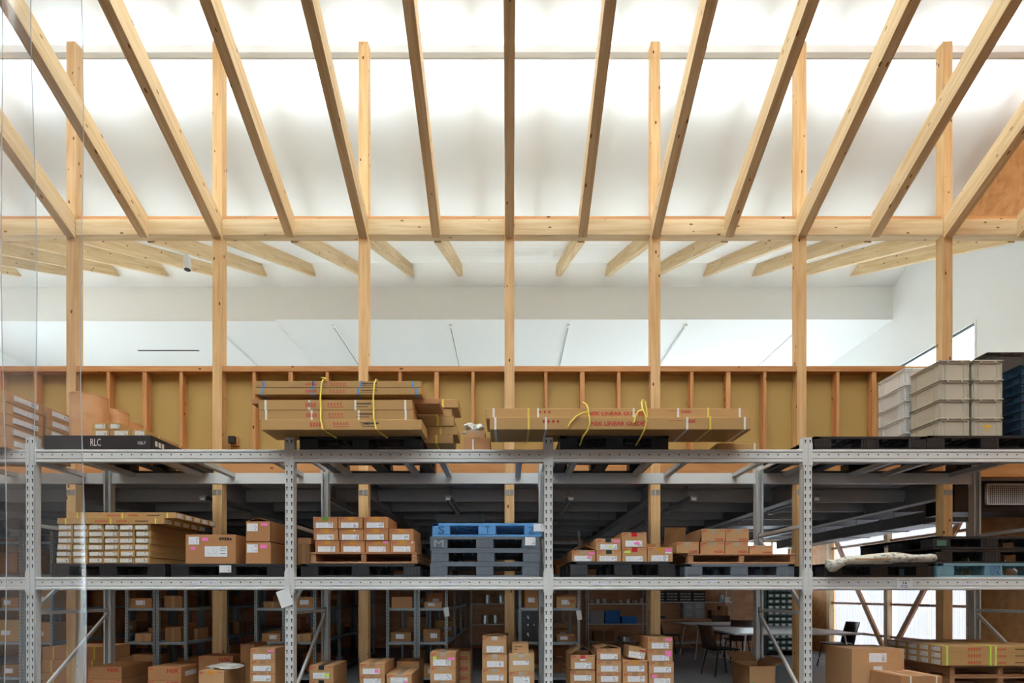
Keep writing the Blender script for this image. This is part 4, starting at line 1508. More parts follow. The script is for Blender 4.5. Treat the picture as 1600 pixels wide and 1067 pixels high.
# yellow straps over both
for px, lab in ((826, 'flat yellow band round both red-lettered long cartons at their shorter end'), (1110, 'flat yellow band round both red-lettered long cartons beyond the pallet')):
    x = wx(px, 5.05)
    t = thing('tie_band', lab, 'band', (x, 5.05, ZHI + .133), 0, 'flat yellow bands round red-lettered cartons')
    b = MB()
    b.box(-.009, .009, .002, .004, .0, .119).box(-.009, .009, .056, .058, .118, .216).box(-.009, .009, .056, .487, .216, .2175).box(-.009, .009, .004, .43, -.0005, .0006)
    b.box(-.009, .009, .002, .058, .1178, .119).box(-.009, .009, .485, .487, .0, .217)
    b.obj('band_loop', M['strap_yellow'], t)
for px, sgn, lab in ((917, 1, 'yellow rope with a loose end on the red-lettered cartons above the black pallet'), (1008, -1, 'yellow rope with a standing loop on the red-lettered cartons')):
    x = wx(px, 5.03)
    t = thing('tie_rope', lab, 'rope', (x, 5.03, ZHI + .133), 0, 'yellow ropes over the red-lettered cartons')
    if sgn > 0:
        MB().tube([(-.03, .06, .265), (.0, .03, .23), (.012, .02, .19), (.02, .015, .12), (.028, .012, .06), (.015, .02, .0), (-.03, .06, -.06), (-.04, .2, -.10)], .008, 6).obj('rope_strand', M['rope'], t)
        MB().tube([(.015, .02, .16), (-.05, .018, .145), (-.1, .015, .115), (-.15, .012, .06), (-.17, .02, .02)], .008, 6).obj('loose_strand', M['rope'], t)
    else:
        MB().tube([(.03, .05, .12), (.02, .04, .20), (.012, .05, .27), (-.008, .05, .285), (-.022, .05, .26), (-.02, .03, .2), (.0, .015, .14), (.015, .012, .07), (.0, .02, .0), (-.02, .06, -.05), (-.04, .2, -.1)], .008, 6).obj('rope_strand', M['rope'], t)
        MB().tube([(-.015, .03, .185), (-.06, .015, .165), (-.085, .012, .12), (-.1, .01, .06)], .008, 6).obj('loose_strand', M['rope'], t)
# bits at both ends
t = pxcarton(725, 766, 683, 698, 5.3, .3, 'small reddish carton with white band under the crumpled wrap', None, z0=ZHI, mat='card_warm', lab=None, tape='tape_tan', mk=False)
cbox('band', .014, .3024, .112, M['strap_white'], t, (-.04, 0, -.0003))
hh2 = wz(683, 5.3) - ZHI
t = carton(wx(728, 5.3), wx(758, 5.3), 5.32, .28, ZHI + hh2 + .001, .072, 'small pale-edged carton lying directly under the crumpled wrap', None, mat='card', lab=None, tape='tape_grey', mk=False)


def crumple(name_part, t, sx, sy, sz, mat, seed, sub=3):
    bm = bmesh.new()
    bmesh.ops.create_icosphere(bm, subdivisions=sub, radius=1)
    rr = random.Random(seed)
    dirs = [(Vector((rr.uniform(-1, 1), rr.uniform(-1, 1), rr.uniform(-1, 1))).normalized(), rr.uniform(4, 13), rr.uniform(0, 6)) for _ in range(12)]
    for v in bm.verts:
        n = v.co.copy()
        k = 1 + sum(.085 * math.sin(n.dot(dv) * fq + ph) for dv, fq, ph in dirs)
        v.co = Vector((n.x * sx * k, n.y * sy * k, max(.006 * (1 + math.sin(9 * n.x + 5 * n.y)), n.z * sz * k + sz * .7)))
    me = bpy.data.meshes.new(name_part)
    bm.to_mesh(me)
    bm.free()
    me.materials.append(mat)
    return put(name_part, me, t)


t = thing('plastic_wrap', 'crumpled clear plastic wrap lying on the small cartons', 'wrap', (wx(742, 5.3), 5.44, ZHI + hh2 + .074))
crumple('wrap_sheet', t, .10, .10, .055, M['film_wrap'], 3)
t.location.x -= .02
t = long_box(1120, 1187, 0, 0, 5.42, .3, 'low carton with white band poking out behind the red-lettered ones', None, z0=ZHI, h=.105, straps=(.88,), pr=False)
t = thing('wall_socket', 'small black box with red leads on the stud wall', 'socket', (wx(361, DP), DP - .0, wz(692, DP)))
MB().box(-.04, .04, .0, .06, 0, .09, .004).obj('socket_body', M['black'], t)
MB().tube([(-.01, .03, 0), (-.012, .03, -.06), (-.02, .03, -.14)], .006, 6).obj('lead', M['red_ink'], t)
MB().box(-.05, .05, .058, .105, -.01, .1).obj('mounting_plate', M['stud'], t)

# right end of the upper level: pallets and crates
pallet(wx(1272, 5.27), D1 + .02, ZHI, 'black_plastic', 'empty black plastic pallet on the upper level beside the crates', w=1.09, h=.13, group=gk)
pallet(wx(1449, 5.27), D1 + .02, ZHI, 'black_plastic', 'black plastic pallet under the stacks of grey crates', w=1.22, h=.138, group=gk)
zc0 = ZHI + .139


def crate_thing(x0, y0, z0, w, d, h, mat, label, group, ribs=True, sticker=False, rim=.018):
    t = thing('crate', label, 'crate', (x0 + w / 2, y0 + d / 2, z0), 0, group)
    key = ('crate', round(w, 3), round(d, 3), round(h, 3), mat)
    if key not in CACHE:
        th = .006
        i = .012
        b = MB()
        b.box(-w / 2 + i, w / 2 - i, -d / 2 + i, d / 2 - i, 0.0, th)
        b.box(-w / 2 + i, w / 2 - i, -d / 2 + i, -d / 2 + i + th, 0, h - .002).box(-w / 2 + i, w / 2 - i, d / 2 - i - th, d / 2 - i, 0, h - .002)
        b.box(-w / 2 + i, -w / 2 + i + th, -d / 2 + i, d / 2 - i, 0, h - .002).box(w / 2 - i - th, w / 2 - i, -d / 2 + i, d / 2 - i, 0, h - .002)
        CACHE[key] = b.mesh('crate_body', M[mat])
        r = MB()
        for z0_, z1_, o in ((h - .016, h - .001, 0), (h - .036, h - .030, .002)):
            r.box(-w / 2 + o, w / 2 - o, -d / 2 + o, -d / 2 + .02, z0_, z1_, .002).box(-w / 2 + o, w / 2 - o, d / 2 - .02, d / 2 - o, z0_, z1_, .002)
            r.box(-w / 2 + o, -w / 2 + .02, -d / 2 + o, d / 2 - o, z0_, z1_, .002).box(w / 2 - .02, w / 2 - o, -d / 2 + o, d / 2 - o, z0_, z1_, .002)
        CACHE[key + ('r',)] = r.mesh('rim', M[mat])
        k = MB()
        for sx in (-1, 1):
            for xx in (w / 2 - .018, w / 2 - .062):
                k.box(sx * xx - .003, sx * xx + .003, -d / 2 + .002, -d / 2 + .014, .004, h - .03)
                k.box(sx * xx - .003, sx * xx + .003, d / 2 - .014, d / 2 - .002, .004, h - .03)
            for yy in (d / 2 - .018, d / 2 - .085):
                k.box(sx * (w / 2 - .014), sx * (w / 2 - .002), yy - .003, yy + .003, .004, h - .03)
                k.box(sx * (w / 2 - .014), sx * (w / 2 - .002), -yy - .003, -yy + .003, .004, h - .03)
        for xx in (-.07, .07):
            k.box(xx - .012, xx + .012, -d / 2 - .001, -d / 2 + .01, h - .03, h - .004)
        CACHE[key + ('k',)] = k.mesh('ribs', M[mat])
    put('crate_body', CACHE[key], t)
    put('rim', CACHE[key + ('r',)], t)
    if ribs:
        put('ribs', CACHE[key + ('k',)], t)['kind'] = 'stuff'
    if sticker:
        cbox('sticker', .058, .002, .026, M['yellow_sticker'], t, (0, -d / 2 + .010, h * .48))
        cbox('sticker', .03, .002, .01, M['yellow_sticker'], t, (.0, -d / 2 + .010, h * .33))
    return t


gcr = 'grey crates stacked on the pallet'
nm = ['bottom', 'second from bottom', 'third from bottom', 'top']
for c, (a, bb) in enumerate([(1468, 1516.5), (1520, 1568.5)]):
    for r in range(4):
        lab = f'light grey plastic crate, {nm[r]} of the stack {"beside the milky crates" if c == 0 else "beside the dark teal crates"}'
        if c == 1 and r == 0: lab = 'light grey plastic crate with a yellow sticker at the bottom of its stack'
        crate_thing(wx(a, 5.3), 5.3, zc0 + r * .187, wx(bb, 5.3) - wx(a, 5.3), .4, .187, 'crate', lab, gcr, sticker=(c == 1 and r == 0))
for r in range(5):
    crate_thing(wx(1468, 5.3) - .03, 5.73, zc0 + r * .170, .33, .42, .169, 'clear_crate', f'milky translucent crate behind the grey stacks, {["lowest", "second from below", "middle", "second from top", "topmost"][r]} of five', 'milky crates behind the grey ones')
for r in range(5):
    crate_thing(wx(1530, 5.85), 5.75, zc0 + r * .205, .45, .36, .203, 'crate_dark', ['charcoal crate at the base of the hidden stack behind the grey crates', 'charcoal crate second from below in the hidden stack', 'charcoal crate in the middle of the hidden stack', 'charcoal crate just below the topmost one behind grey crates', 'charcoal crate standing highest behind the grey crates'][r], 'charcoal crates behind the grey ones')
for r in range(8):
    crate_thing(wx(1594, 5.3), 5.3, zc0 + r * .088, .36, .24, .087, 'crate_navy', f'dark teal shallow tray crate at the pallet end, {ORD[7 - r]} from the top', 'dark teal tray crates')

# ------------------------------------------------------------------ ground level cartons in the rack
gF = 'black pallets standing on the floor'
floor_z = .0


def base_pallets(px0, w, d0, n, where, mt='black_plastic'):
    for k in range(n):
        pallet(wx(px0, d0), d0 - .03, .001 + k * .131, mt, f'floor pallet under cartons {where}, {["lowest", "next up", "third up"][k]}', w=w, h=.13, group=gF)
    return .001 + n * .131 + .001


def stack(px0, px1, tops, d, depth, names, group, opts=None, base=None):
    """cartons of one column; tops from the top down; the lowest reaches to base"""
    opts = opts or [{}] * len(tops)
    zs = [wz(y, d) for y in tops] + [base]
    for i in range(len(tops)):
        o = dict(opts[i])
        dx = o.pop('dx', 0)
        carton(wx(px0, d) + dx, wx(px1, d) + dx, d, depth, zs[i + 1] + .001, zs[i] - zs[i + 1] - .001, names[i], group, **o)


zf = base_pallets(125, .6, 5.75, 2, 'behind the first slotted upright')
gG = 'cartons along the floor level'
def lt(h=.12, y1=.52):
    return None
stack(137, 190, [1042, 1061], 5.75, .5, ['dim red-lettered carton beside the first diagonal brace, upper of two', 'dim red-lettered carton beside the first diagonal brace, lower of two'], gG,
      [dict(lab=None, tape=None, nsk=(.58, .6, .36, .3), mat='card_warm'), dict(lab=None, tape=None, nsk=(.58, .6, .36, .2), mat='card_warm')], zf)
stack(231, 283, [1042, 1063], 5.7, .5, ['red-lettered carton with a side label, upper of its pair', 'red-lettered carton with a side label, lower of its pair'], gG,
      [dict(lab=None, tape=None, nsk=(.58, .55, .36, .32), mat='card_warm'), dict(lab=None, tape=None, nsk=(.58, .7, .36, .2), mat='card_warm')], zf) if False else None
zf2 = base_pallets(226, 1.15, 5.4, 2, 'between the first two uprights')
stack(231, 283, [1042, 1063], 5.6, .5, ['red-lettered carton with a side label, upper of its pair', 'red-lettered carton with a side label, lower of its pair'], gG,
      [dict(lab=None, tape=None, nsk=(.58, .55, .36, .32), mat='card_warm'), dict(lab=None, tape=None, nsk=(.58, .75, .36, .18), mat='card_warm')], zf2)
side = [o for o in SC.objects if o.get('label', '').startswith('red-lettered carton with a side label, upper')][0]
cbox('label_sheet', .0012, .2, .05, M['label_y'], side, ((wx(283, 5.6) - wx(231, 5.6)) / 2 + .0006, -.08, .035))
stack(310, 350, [1048], 5.4, .42, ['carton with white label under the silvery scrap, left of a tall column'], gG, [dict(lab=(.15, .82, .30, .62))], zf2)
z_ = wz(1048, 5.4)
carton(wx(310, 5.6), wx(364, 5.6), 5.6, .2, z_ + .001, wz(1025, 5.6) - z_, 'red-lettered carton standing behind the silvery scrap', gG, lab=None, tape=None, nsk=(.6, .62, .34, .26), mat='card_warm') if False else None
t = carton(wx(310, 5.84), wx(364, 5.84), 5.84, .3, zf2, wz(1025, 5.84) - zf2, 'red-lettered carton standing behind the silvery scrap', gG, lab=None, tape=None, nsk=(.6, .86, .34, .1), mat='card_warm')
t = thing('plastic_scrap', 'silvery crumpled scrap lying on a carton top', 'wrap', (wx(345, 5.5), 5.6, z_ + .001))
crumple('wrap_sheet', t, .15, .13, .028, M['film_wrap'], 8)
carton(wx(368, 5.75), wx(391, 5.75), 5.85, .3, zf2, wz(1006, 5.85) - zf2, 'reddish carton behind the tall column of three labelled cartons', gG, lab=None, tape='tape_tan', mat='card_warm')
stack(391, 430, [1013, 1031.5, 1050], 5.35, .5, ['labelled carton with a pink sticker, top of the column by the white tag', 'labelled carton in the middle of the column by the white tag', 'labelled carton third down in the column by the white tag'], gG,
      [dict(stick=((.72, .68, .23, .2, 'pink'),), tape='tape_tan'), dict(tape='tape_tan'), dict(lab=(.12, .82, .72, .9), tape='tape_tan')], zf2)
# papers on the shelf edge behind
zf3 = base_pallets(475, 1.15, 5.4, 2, 'left of the blue and slate stack')
stack(483, 521, [1040, 1063], 5.4, .45, ['carton with black tape and yellow-green mark, upper of two', 'carton with black tape below the yellow-green marked one'], gG,
      [dict(tape='tape_black', lab=(.16, .82, .12, .52), stick=((.62, .25, .2, .2, 'lime'),)), dict(tape='tape_black', lab=None)], zf3)
stack(562, 601, [1036, 1055], 5.4, .45, ['carton with a pink spot on its label, upper of two', 'carton under the one with a pink spot'], gG,
      [dict(tape='tape_tan', lab=(.13, .8, .1, .55), stick=((.6, .2, .17, .25, 'pink'),)), dict(tape='tape_tan', lab=(.16, .84, .7, .88))], zf3)
stack(604, 643, [1053], 5.4, .45, ['low carton in front of an amber-taped one'], gG, [dict(tape='tape_grey', lab=(.16, .84, .7, .88), stick=((.68, .7, .15, .05, 'pink'),))], zf3)
zz = wz(1053, 5.4)
carton(wx(616, 5.75), wx(652, 5.75), 5.88, .3, zf3, wz(1033, 5.88) - zf3, 'amber-taped carton behind the low carton', gG, lab=None)
zf4 = base_pallets(668, 1.12, 5.4, 2, 'under the blue pallet bay')
stack(672, 712, [1019, 1041.5, 1065], 5.4, .42, ['carton with green and pink stickers, top of three', 'carton under the green and pink stickered one', 'carton at the foot of the green and pink stickered column'], gG,
      [dict(tape='tape_grey', lab=(.12, .8, .06, .5), stick=((.12, .52, .13, .18, 'lime'), (.68, .46, .28, .17, 'pink'))), dict(tape='tape_grey', lab=(.16, .84, .1, .52)), dict(tape='tape_grey', lab=None)], zf4)
stack(706, 735, [1017, 1035, 1053.5], 5.84, .32, ['plain red-lettered carton behind the stickered column, top of three', 'red-lettered carton behind the stickered column, middle of three', 'red-lettered carton behind the stickered column, bottom of three'], gG,
      [dict(lab=None, tape=None, mk=False, nsk=(.3, .2, .62, .35)), dict(lab=None, tape=None, mk=False, nsk=(.3, .3, .62, .36)), dict(lab=None, tape=None, mk=False, nsk=(.3, .74, .62, .16))], zf4)
stack(753, 792, [994, 1022, 1044.5, 1065.5], 5.4, .42, ['tallest carton with silver tape crowning the column left of the low shelf', 'carton second down in the column with the tall silver-taped top', 'carton third down in the column with the tall silver-taped top', 'carton fourth down in the column with the tall silver-taped top'], gG,
      [dict(tape='tape_grey', lab=(.18, .86, .1, .46), open_=(8, 8, None, None)), dict(tape='tape_grey', lab=(.2, .86, .1, .52), dx=.002), dict(tape='tape_grey', lab=(.2, .86, .1, .52)), dict(tape='tape_grey', lab=None)], zf4)
stack(795, 835, [1021, 1049], 5.4, .42, ['pale carton with greenish print under the small black-printed box', 'carton with silver tape under the pale greenish-printed one'], gG,
      [dict(mat='card_pale', tape='tape_grey', lab=(.17, .78, .36, .6), mk=False), dict(tape='tape_grey', lab=(.18, .82, .6, .84))], zf4)
z_ = wz(1021, 5.4)
t = carton(wx(800, 5.4), wx(826, 5.4), 5.44, .25, z_ + .001, .097, 'small carton with two lines of black print on top of a pale carton', gG, mat='card', tape=None, lab=None, mk=False)
marks(t, [(-.055, .02, .06, .066), (-.06, -.03, .035, .041)], M['black_ink'], -.1255)
zf5 = base_pallets(888, 1.1, 5.4, 2, 'right of the centre upright')
stack(891, 930, [1023, 1047, 1065], 5.4, .42, ['open carton with a red numbered sticker, flaps standing up', 'carton below the open one with the red sticker', 'carton at the foot below the open red-stickered one'], gG,
      [dict(tape=None, open_=(38, 38, None, None), lab=(.18, .84, .1, .5), stick=((.4, .74, .2, .24, 'tape_red'), (.4, .62, .2, .12, 'paper'))), dict(tape='tape_tan', lab=(.16, .84, .08, .55)), dict(tape='tape_tan', lab=None)], zf5)
stack(932, 971, [1013, 1031.5, 1050.5], 5.4, .42, ['carton with loose top flaps beside the tilted carton, top of three', 'carton middle of three beside the tilted one column', 'carton bottom of three under the loose-flapped one'], gG,
      [dict(tape='tape_tan', lab=(.16, .84, .06, .55), open_=(14, 14, None, None)), dict(tape='tape_tan', lab=(.18, .86, .06, .55)), dict(tape='tape_tan', lab=(.18, .86, .7, .88))], zf5)
stack(973, 1012, [1032, 1050.5], 5.4, .42, ['carton directly beneath the tilted small carton', 'second carton beneath the tilted small carton'], gG,
      [dict(tape='tape_amber', lab=(.18, .86, .06, .55)), dict(tape='tape_tan', lab=(.2, .88, .7, .88))], zf5)
z_ = wz(1032, 5.4)
t = carton(wx(982, 5.4), wx(1010, 5.4), 5.45, .25, z_ + .012, .112, 'small carton lying tilted on top of its column', gG, tape=None, lab=(.05, .92, .05, .6), mk=False, tilt=math.radians(8))
t.location.z = z_ + .0135
marks(t, [(.02, .08, .078, .09)], M['red_ink'], -.1255)
stack(1012, 1051, [996, 1014.5, 1033.5, 1052], 5.4, .42, ['carton with a pink sticker topping the tallest column by the open floor', 'carton with a large pink sticker, second down by the open floor', 'carton without sticker, third down by the open floor', 'carton with pink corner sticker, fourth down by the open floor'], gG,
      [dict(tape='tape_tan', lab=(.16, .84, .06, .55), stick=((.7, .72, .27, .22, 'pink'),)), dict(tape='tape_tan', lab=(.18, .86, .06, .52), stick=((.7, .42, .24, .46, 'pink'),)), dict(tape='tape_tan', lab=(.2, .88, .06, .55), dx=.012), dict(tape='tape_tan', lab=(.2, .86, .66, .84), dx=.012, stick=((.12, .86, .2, .09, 'pink'),))], zf5)
# open carton on the floor
t = carton(wx(1170, 5.75), wx(1212, 5.75), 5.75, .42, .001, wz(1041, 5.75), 'empty open carton standing on the floor with flaps folded out', None, tape=None, lab=None, mk=False, open_=(165, 150, None, 150))
w_ = wx(1212, 5.75) - wx(1170, 5.75)
marks(t, [(-w_ / 2 + .03, -w_ / 2 + .06, .37, .42)], M['tape_green'], -.2105)
marks(t, [(w_ / 2 - .09 + i * .011, w_ / 2 - .081 + i * .011, .38, .395) for i in range(6)], M['black_ink'], -.2105)
# big cartons right
t = carton(wx(1331, 5.35), wx(1413, 5.35), 5.35, .45, .001, wz(1014, 5.35), 'large plain brown carton with a delivery label on the floor', None, tape=None, mk=False, lab=(.33, .66, .84, .95), labmat='slip', stick=((.41, .74, .17, .05, 'paper'),), mat='card')
t = carton(wx(1371, 5.2), wx(1431, 5.2), 4.88, .42, .001, wz(1056, 4.9), 'smaller brown carton with two white bands in front of the large one', None, tape='tape_tan', mk=False, lab=None, mat='card_warm')
for fx in (-.1, .13):
    cbox('band', .014, .4216, wz(1056, 4.9) + .0006, M['strap_white'], t, (fx, 0, -.0003))
# long labelled cartons on wooden pallets at the right end
gW = 'wooden pallets on the floor'
zz = 0.001
for k in range(6):
    wood_pallet(wx(1484, 5.3), 5.3, zz, f'wooden pallet under the long cartons at the rack end, {ORD[5 - k]} from the top', w=1.0, d=1.0, h=.108, group=gW)
    zz += .109
gQ = 'long cartons with end labels on the wooden pallets'
for r in range(3):
    for j in range(5):
        y = 5.27 + j * .155
        t = thing('long_box', f'long end-labelled carton on the wooden pallets, {ORD[j]} from front, {["bottom", "middle", "top"][r]} layer', 'box', (wx(1472, 5.27) + .525, y + .075, zz + r * .0645), 0, gQ)
        cbox('box_body', 1.05, .15, .0635, M['card_tan'], t, (0, 0, 0), .002)
        cbox('label_sheet', .0012, .11, .045, M['label_small_y'], t, (-.5256, 0, .009))
        for fx in (-.475, -.055, -.005):
            cbox('band', .016, .1514, .0645, M['lime'] if j == 0 else M['strap_yellow'], t, (fx, 0, -.0004))
        if j == 0:
            marks(t, [(-.275 + i * .027, -.257 + i * .027, .018, .046) for i in range(5)] + [(.015 + i * .022, .03 + i * .022, .018, .04) for i in range(4)], M['faint_red'], -.0753)
            marks(t, [(.185 + i * .018, .198 + i * .018, .026, .036) for i in range(9)], M['black_ink'], -.0753)

# dim stack of long cartons on the floor behind the rack, seen through the curtain
for r in range(4):
    t = thing('long_box', f'dim long carton on the floor behind the rack by the curtain, {["lowest", "second up", "third up", "topmost"][r]}', 'box', (-5.66, 7.3, .001 + r * .166), 0, 'dim long cartons behind the rack')
    cbox('box_body', 0.84 - .05 * (r % 2), .5, .164, M['card_warm'], t, (0, 0, 0), .003)
    for fx in (-.28, .25):
        cbox('band', .018, .5022, .1652, M['strap_yellow'], t, (fx + .03 * (r % 2), 0, -.0004))

# ------------------------------------------------------------------ under the mezzanine: shelving rows
SY0 = 8.17
SHZ = [.10, .63, 1.14, 1.65, 2.14]


def shelving(x0, y0, w, d, label, group):
    t = thing('shelving_unit', label, 'shelf', (x0 + w / 2, y0 + d / 2, 0), 0, group)
    pw = .038
    key = ('shelfpost', pw)
    if key not in CACHE:
        b = MB().box(-pw / 2, pw / 2, -.003, 0, 0, 2.3).box(-pw / 2, -pw / 2 + .003, -.003, pw, 0, 2.3).box(pw / 2 - .003, pw / 2, -.003, pw, 0, 2.3)
        CACHE[key] = b.mesh('upright', M['shelf_steel'])
        c = MB()
        z = .05
        while z < 2.25:
            c.box(-.004, .004, -.0042, -.0025, z, z + .025)
            z += .05
        CACHE['shelfslots'] = c.mesh('slots', M['rack_dark'])
    for sx in (-1, 1):
        for sy in (-1, 1):
            o = put('upright', CACHE[key], t, (sx * (w / 2 - pw / 2), sy * d / 2, 0))
            if sy > 0: o.rotation_euler = (0, 0, math.pi)
            else: put('slots', CACHE['shelfslots'], o)['kind'] = 'stuff'
    key = ('shelfboard', round(w, 3), round(d, 3))
    if key not in CACHE:
        b = MB().box(-w / 2 + .002, w / 2 - .002, -d / 2 + .004, d / 2 - .004, -.004, 0)
        b.box(-w / 2 + pw, w / 2 - pw, -d / 2 + .001, -d / 2 + .004, -.04, 0).box(-w / 2 + pw, w / 2 - pw, d / 2 - .004, d / 2 - .001, -.04, 0)
        b.box(-w / 2 + .001, -w / 2 + .004, -d / 2 + pw, d / 2 - pw, -.04, 0).box(w / 2 - .004, w / 2 - .001, -d / 2 + pw, d / 2 - pw, -.04, 0)
        CACHE[key] = b.mesh('shelf_board', M['shelf_steel'])
    for z in SHZ:
        put('shelf_board', CACHE[key], t, (0, 0, z))
    return t


gS = 'grey shelving units under the mezzanine'
gSB = 'dim cartons on the grey shelving'
rowx = [(-7.78, 'far past the strip curtain'), (-5.77, 'in the first row'), (-3.83, 'in the second row'), (-1.85, 'in the third row'), (.14, 'in the fourth row')]
SW = .455
for ri, (x0, where) in enumerate(rowx):
    for c in range(2):
        for dpt in range(3):
            xx = x0 + c * (SW + .012)
            yy = SY0 + dpt * 1.2
            side_ = 'left' if c == 0 else 'right'
            shelving(xx, yy, SW, 1.18, f'grey open shelving {where}, {["first", "second"][c]} of the pair, {["front", "middle", "rear"][dpt]} section', gS)
            if dpt == 2:
                continue
            for li in (0, 1, 2, 3):
                z = SHZ[li]
                y = yy + .05
                n = 0
                while y < yy + 1.0 and n < 3 and not (ri == 4 and c == 0 and dpt == 0 and li == 1):
                    dd = R.uniform(.25, .42)
                    if R.random() < (.92 if li in (1, 2) else .6):
                        w_ = R.uniform(.24, .36)
                        hgt = R.uniform(.09, .34)
                        mt = R.choice(['card', 'card_warm', 'card_warm', 'card_in', 'card_tan'])
                        xc = xx + SW / 2 + R.uniform(-.03, .03)
                        if yy + 1.18 - y > dd + .06:
                            t = thing('carton', f'dim carton {where}, {["first", "second"][c]} {["front", "middle"][dpt]} unit, {["floor", "second", "third", "fourth"][li]} shelf, {ORD[n]} inward', 'box', (xc, y + dd / 2, z + .001), 0, gSB)
                            cbox('box_body', w_, dd, hgt, M[mt], t, (0, 0, 0), .003)
                            if R.random() < .5:
                                cbox('label_sheet', w_ * .4, .0012, min(.07, hgt * .5), M['label'], t, (w_ * R.uniform(-.2, .2), -dd / 2 - .0006, hgt * .3))
                            else:
                                cbox('tape', .04, dd + .001, hgt + .0006, M['tape_tan'], t, (0, 0, -.0003))
                            if ri == 4 and c == 1 and dpt == 0:
                                text('NSK', M['red_ink'], t, (w_ * .1, -dd / 2 - .001, hgt * .5), w_ * .34, hgt * .22, .02)
                            n += 1
                    y += dd + .05

t = thing('hook_panel', 'dark panel with white hooks on the shelving end right of the centre post', 'hook panel', (.14 + SW / 2, SY0 + .02, .632))
cbox('panel_board', SW - .1, .012, .46, M['black'], t, (0, 0, 0))
for r in range(3):
    for c in range(2 + r % 2):
        o = cbox('hook', .02, .02, .035, M['white_ink'], t, (-.09 + .09 * c * (2 - r % 2), -.016, .10 + .13 * r))
        MB().cyl((0, -.01, .004), (.012, -.045, -.01), .006, 6).obj('hook_tip', M['white_ink'], o)
for px, py, lab in ((698, 947, 'grey-white card hanging from the third shelving row upright'), (905, 952, 'pale cloth-like card hanging at the corner of the fourth shelving row')):
    t = thing('hanging_card', lab, 'tag', (wx(px, SY0), SY0 - .006, wz(py, SY0)))
    o = cbox('card', .075, .003, .14, M['paper'], t, (.01, -.004, -.155))
    o.rotation_euler = (0, math.radians(-9), 0)
    MB().tube([(0, 0, -.02), (.003, -.002, .01), (0, .006, .04)], .002, 5).obj('string', M['zinc'], t)

# ------------------------------------------------------------------ office area
OB = YB - .02


def wall_shelf(x0, x1, zs, label, uprights=True, d=.42):
    t = thing('thin_shelf', label, 'shelf', ((x0 + x1) / 2, OB - d / 2, 0), 0, 'thin metal shelves on the plywood wall')
    w = x1 - x0
    for z in zs:
        cbox('shelf_board', w, d, .022, M['white_metal'], t, (0, 0, z - .022), .002)
    for sx in (-1, 1):
        for sy in (-1, 1):
            MB().box(sx * (w / 2 - .012) - .012, sx * (w / 2 - .012) + .012, sy * (d / 2 - .012) - .012, sy * (d / 2 - .012) + .012, 0, 1.75).obj('upright', M['white_metal'], t)
    return t


wall_shelf(1.90, 3.34, (.20, .63, 1.115, 1.6), 'thin grey shelf with cans, blue bins and tins against the plywood wall')
wall_shelf(3.46, 5.42, (1.16, 1.62), 'thin grey shelf above the parts cabinet against the plywood wall')
wall_shelf(-.95, .02, (.14, .62, 1.12, 1.6), 'thin grey shelf with a few tins at the end of the aisle')
# tins and cans on the top board
gT = 'tins on the upper grey shelf board'
xs = [2.0, 2.14, 2.32, 2.52, 2.72, 2.90, 3.08, 3.22]
for i, x in enumerate(xs):
    t = thing('tin', f'small round tin or ring on the upper shelf board, {ORD[i]} along from the shelving row', 'tin', (x, OB - .2, 1.116), 0, gT)
    r_ = R.uniform(.04, .075)
    hgt = R.uniform(.04, .14)
    MB().cyl((0, 0, 0), (0, 0, hgt), r_, 14).obj('tin_body', M['silver' if i % 3 else 'card_pale'], t, False)
    MB().cyl((0, 0, hgt), (0, 0, hgt + .012), r_ * 1.05, 14).obj('tin_lid', M['silver' if i % 2 else 'paper'], t)


def bin_thing(x, y, z, w, d, h, mat, label):
    t = thing('storage_bin', label, 'bin', (x, y, z))
    th = .006
    b = MB().box(-w / 2, w / 2, -d / 2, -d / 2 + th, 0, h).box(-w / 2, w / 2, d / 2 - th, d / 2, 0, h).box(-w / 2, -w / 2 + th, -d / 2, d / 2, 0, h).box(w / 2 - th, w / 2, -d / 2, d / 2, 0, h).box(-w / 2, w / 2, -d / 2, d / 2, 0, th)
    b.obj('bin_body', M[mat], t)
    MB().box(-w / 2 - .008, w / 2 + .008, -d / 2 - .008, -d / 2, h - .03, h).box(-w / 2 - .008, -w / 2, -d / 2, d / 2, h - .03, h).box(w / 2, w / 2 + .008, -d / 2, d / 2, h - .03, h).obj('rim', M[mat], t)
    return t


bin_thing(2.125, OB - .22, .631, .34, .34, .30, 'steel', 'grey storage bin on the middle board beside the blue bins')
bin_thing(2.505, OB - .22, .631, .36, .34, .31, 'blue_bin', 'tall blue storage bin on the middle board of the thin shelf')
bin_thing(2.91, OB - .22, .631, .36, .34, .17, 'blue_bin', 'low blue storage bin beside the tall blue one')
t = thing('pan', 'round silver pan on the lowest visible board of the thin shelf', 'pan', (2.82, OB - .2, .201))
MB().cyl((0, 0, 0), (0, 0, .09), .15, 20).cyl((0, 0, .09), (0, 0, .1), .165, 20).obj('pan_body', M['silver'], t)
t = thing('carton', 'dark brown carton on the lowest visible board beside the silver pan', 'box', (2.3, OB - .22, .201))
cbox('box_body', .5, .34, .24, M['card_in'], t, (0, 0, 0), .003)
cbox('tape', .05, .341, .2405, M['tape_tan'], t, (0, 0, -.0002))
for i, (x, z) in enumerate([(-.35, .621), (-.22, 1.121), (-.55, 1.121), (-.2, .141), (-.6, .621)]):
    t = thing('tin', f'dull tin standing on the aisle-end shelf, {ORD[i]} of five', 'tin', (x, OB - .2, z), 0, 'tins on the aisle-end shelf')
    MB().cyl((0, 0, 0), (0, 0, .2), .1, 14).obj('tin_body', M['silver'], t)
    MB().cyl((0, 0, .2), (0, 0, .215), .104, 14).obj('tin_lid', M['steel'], t)
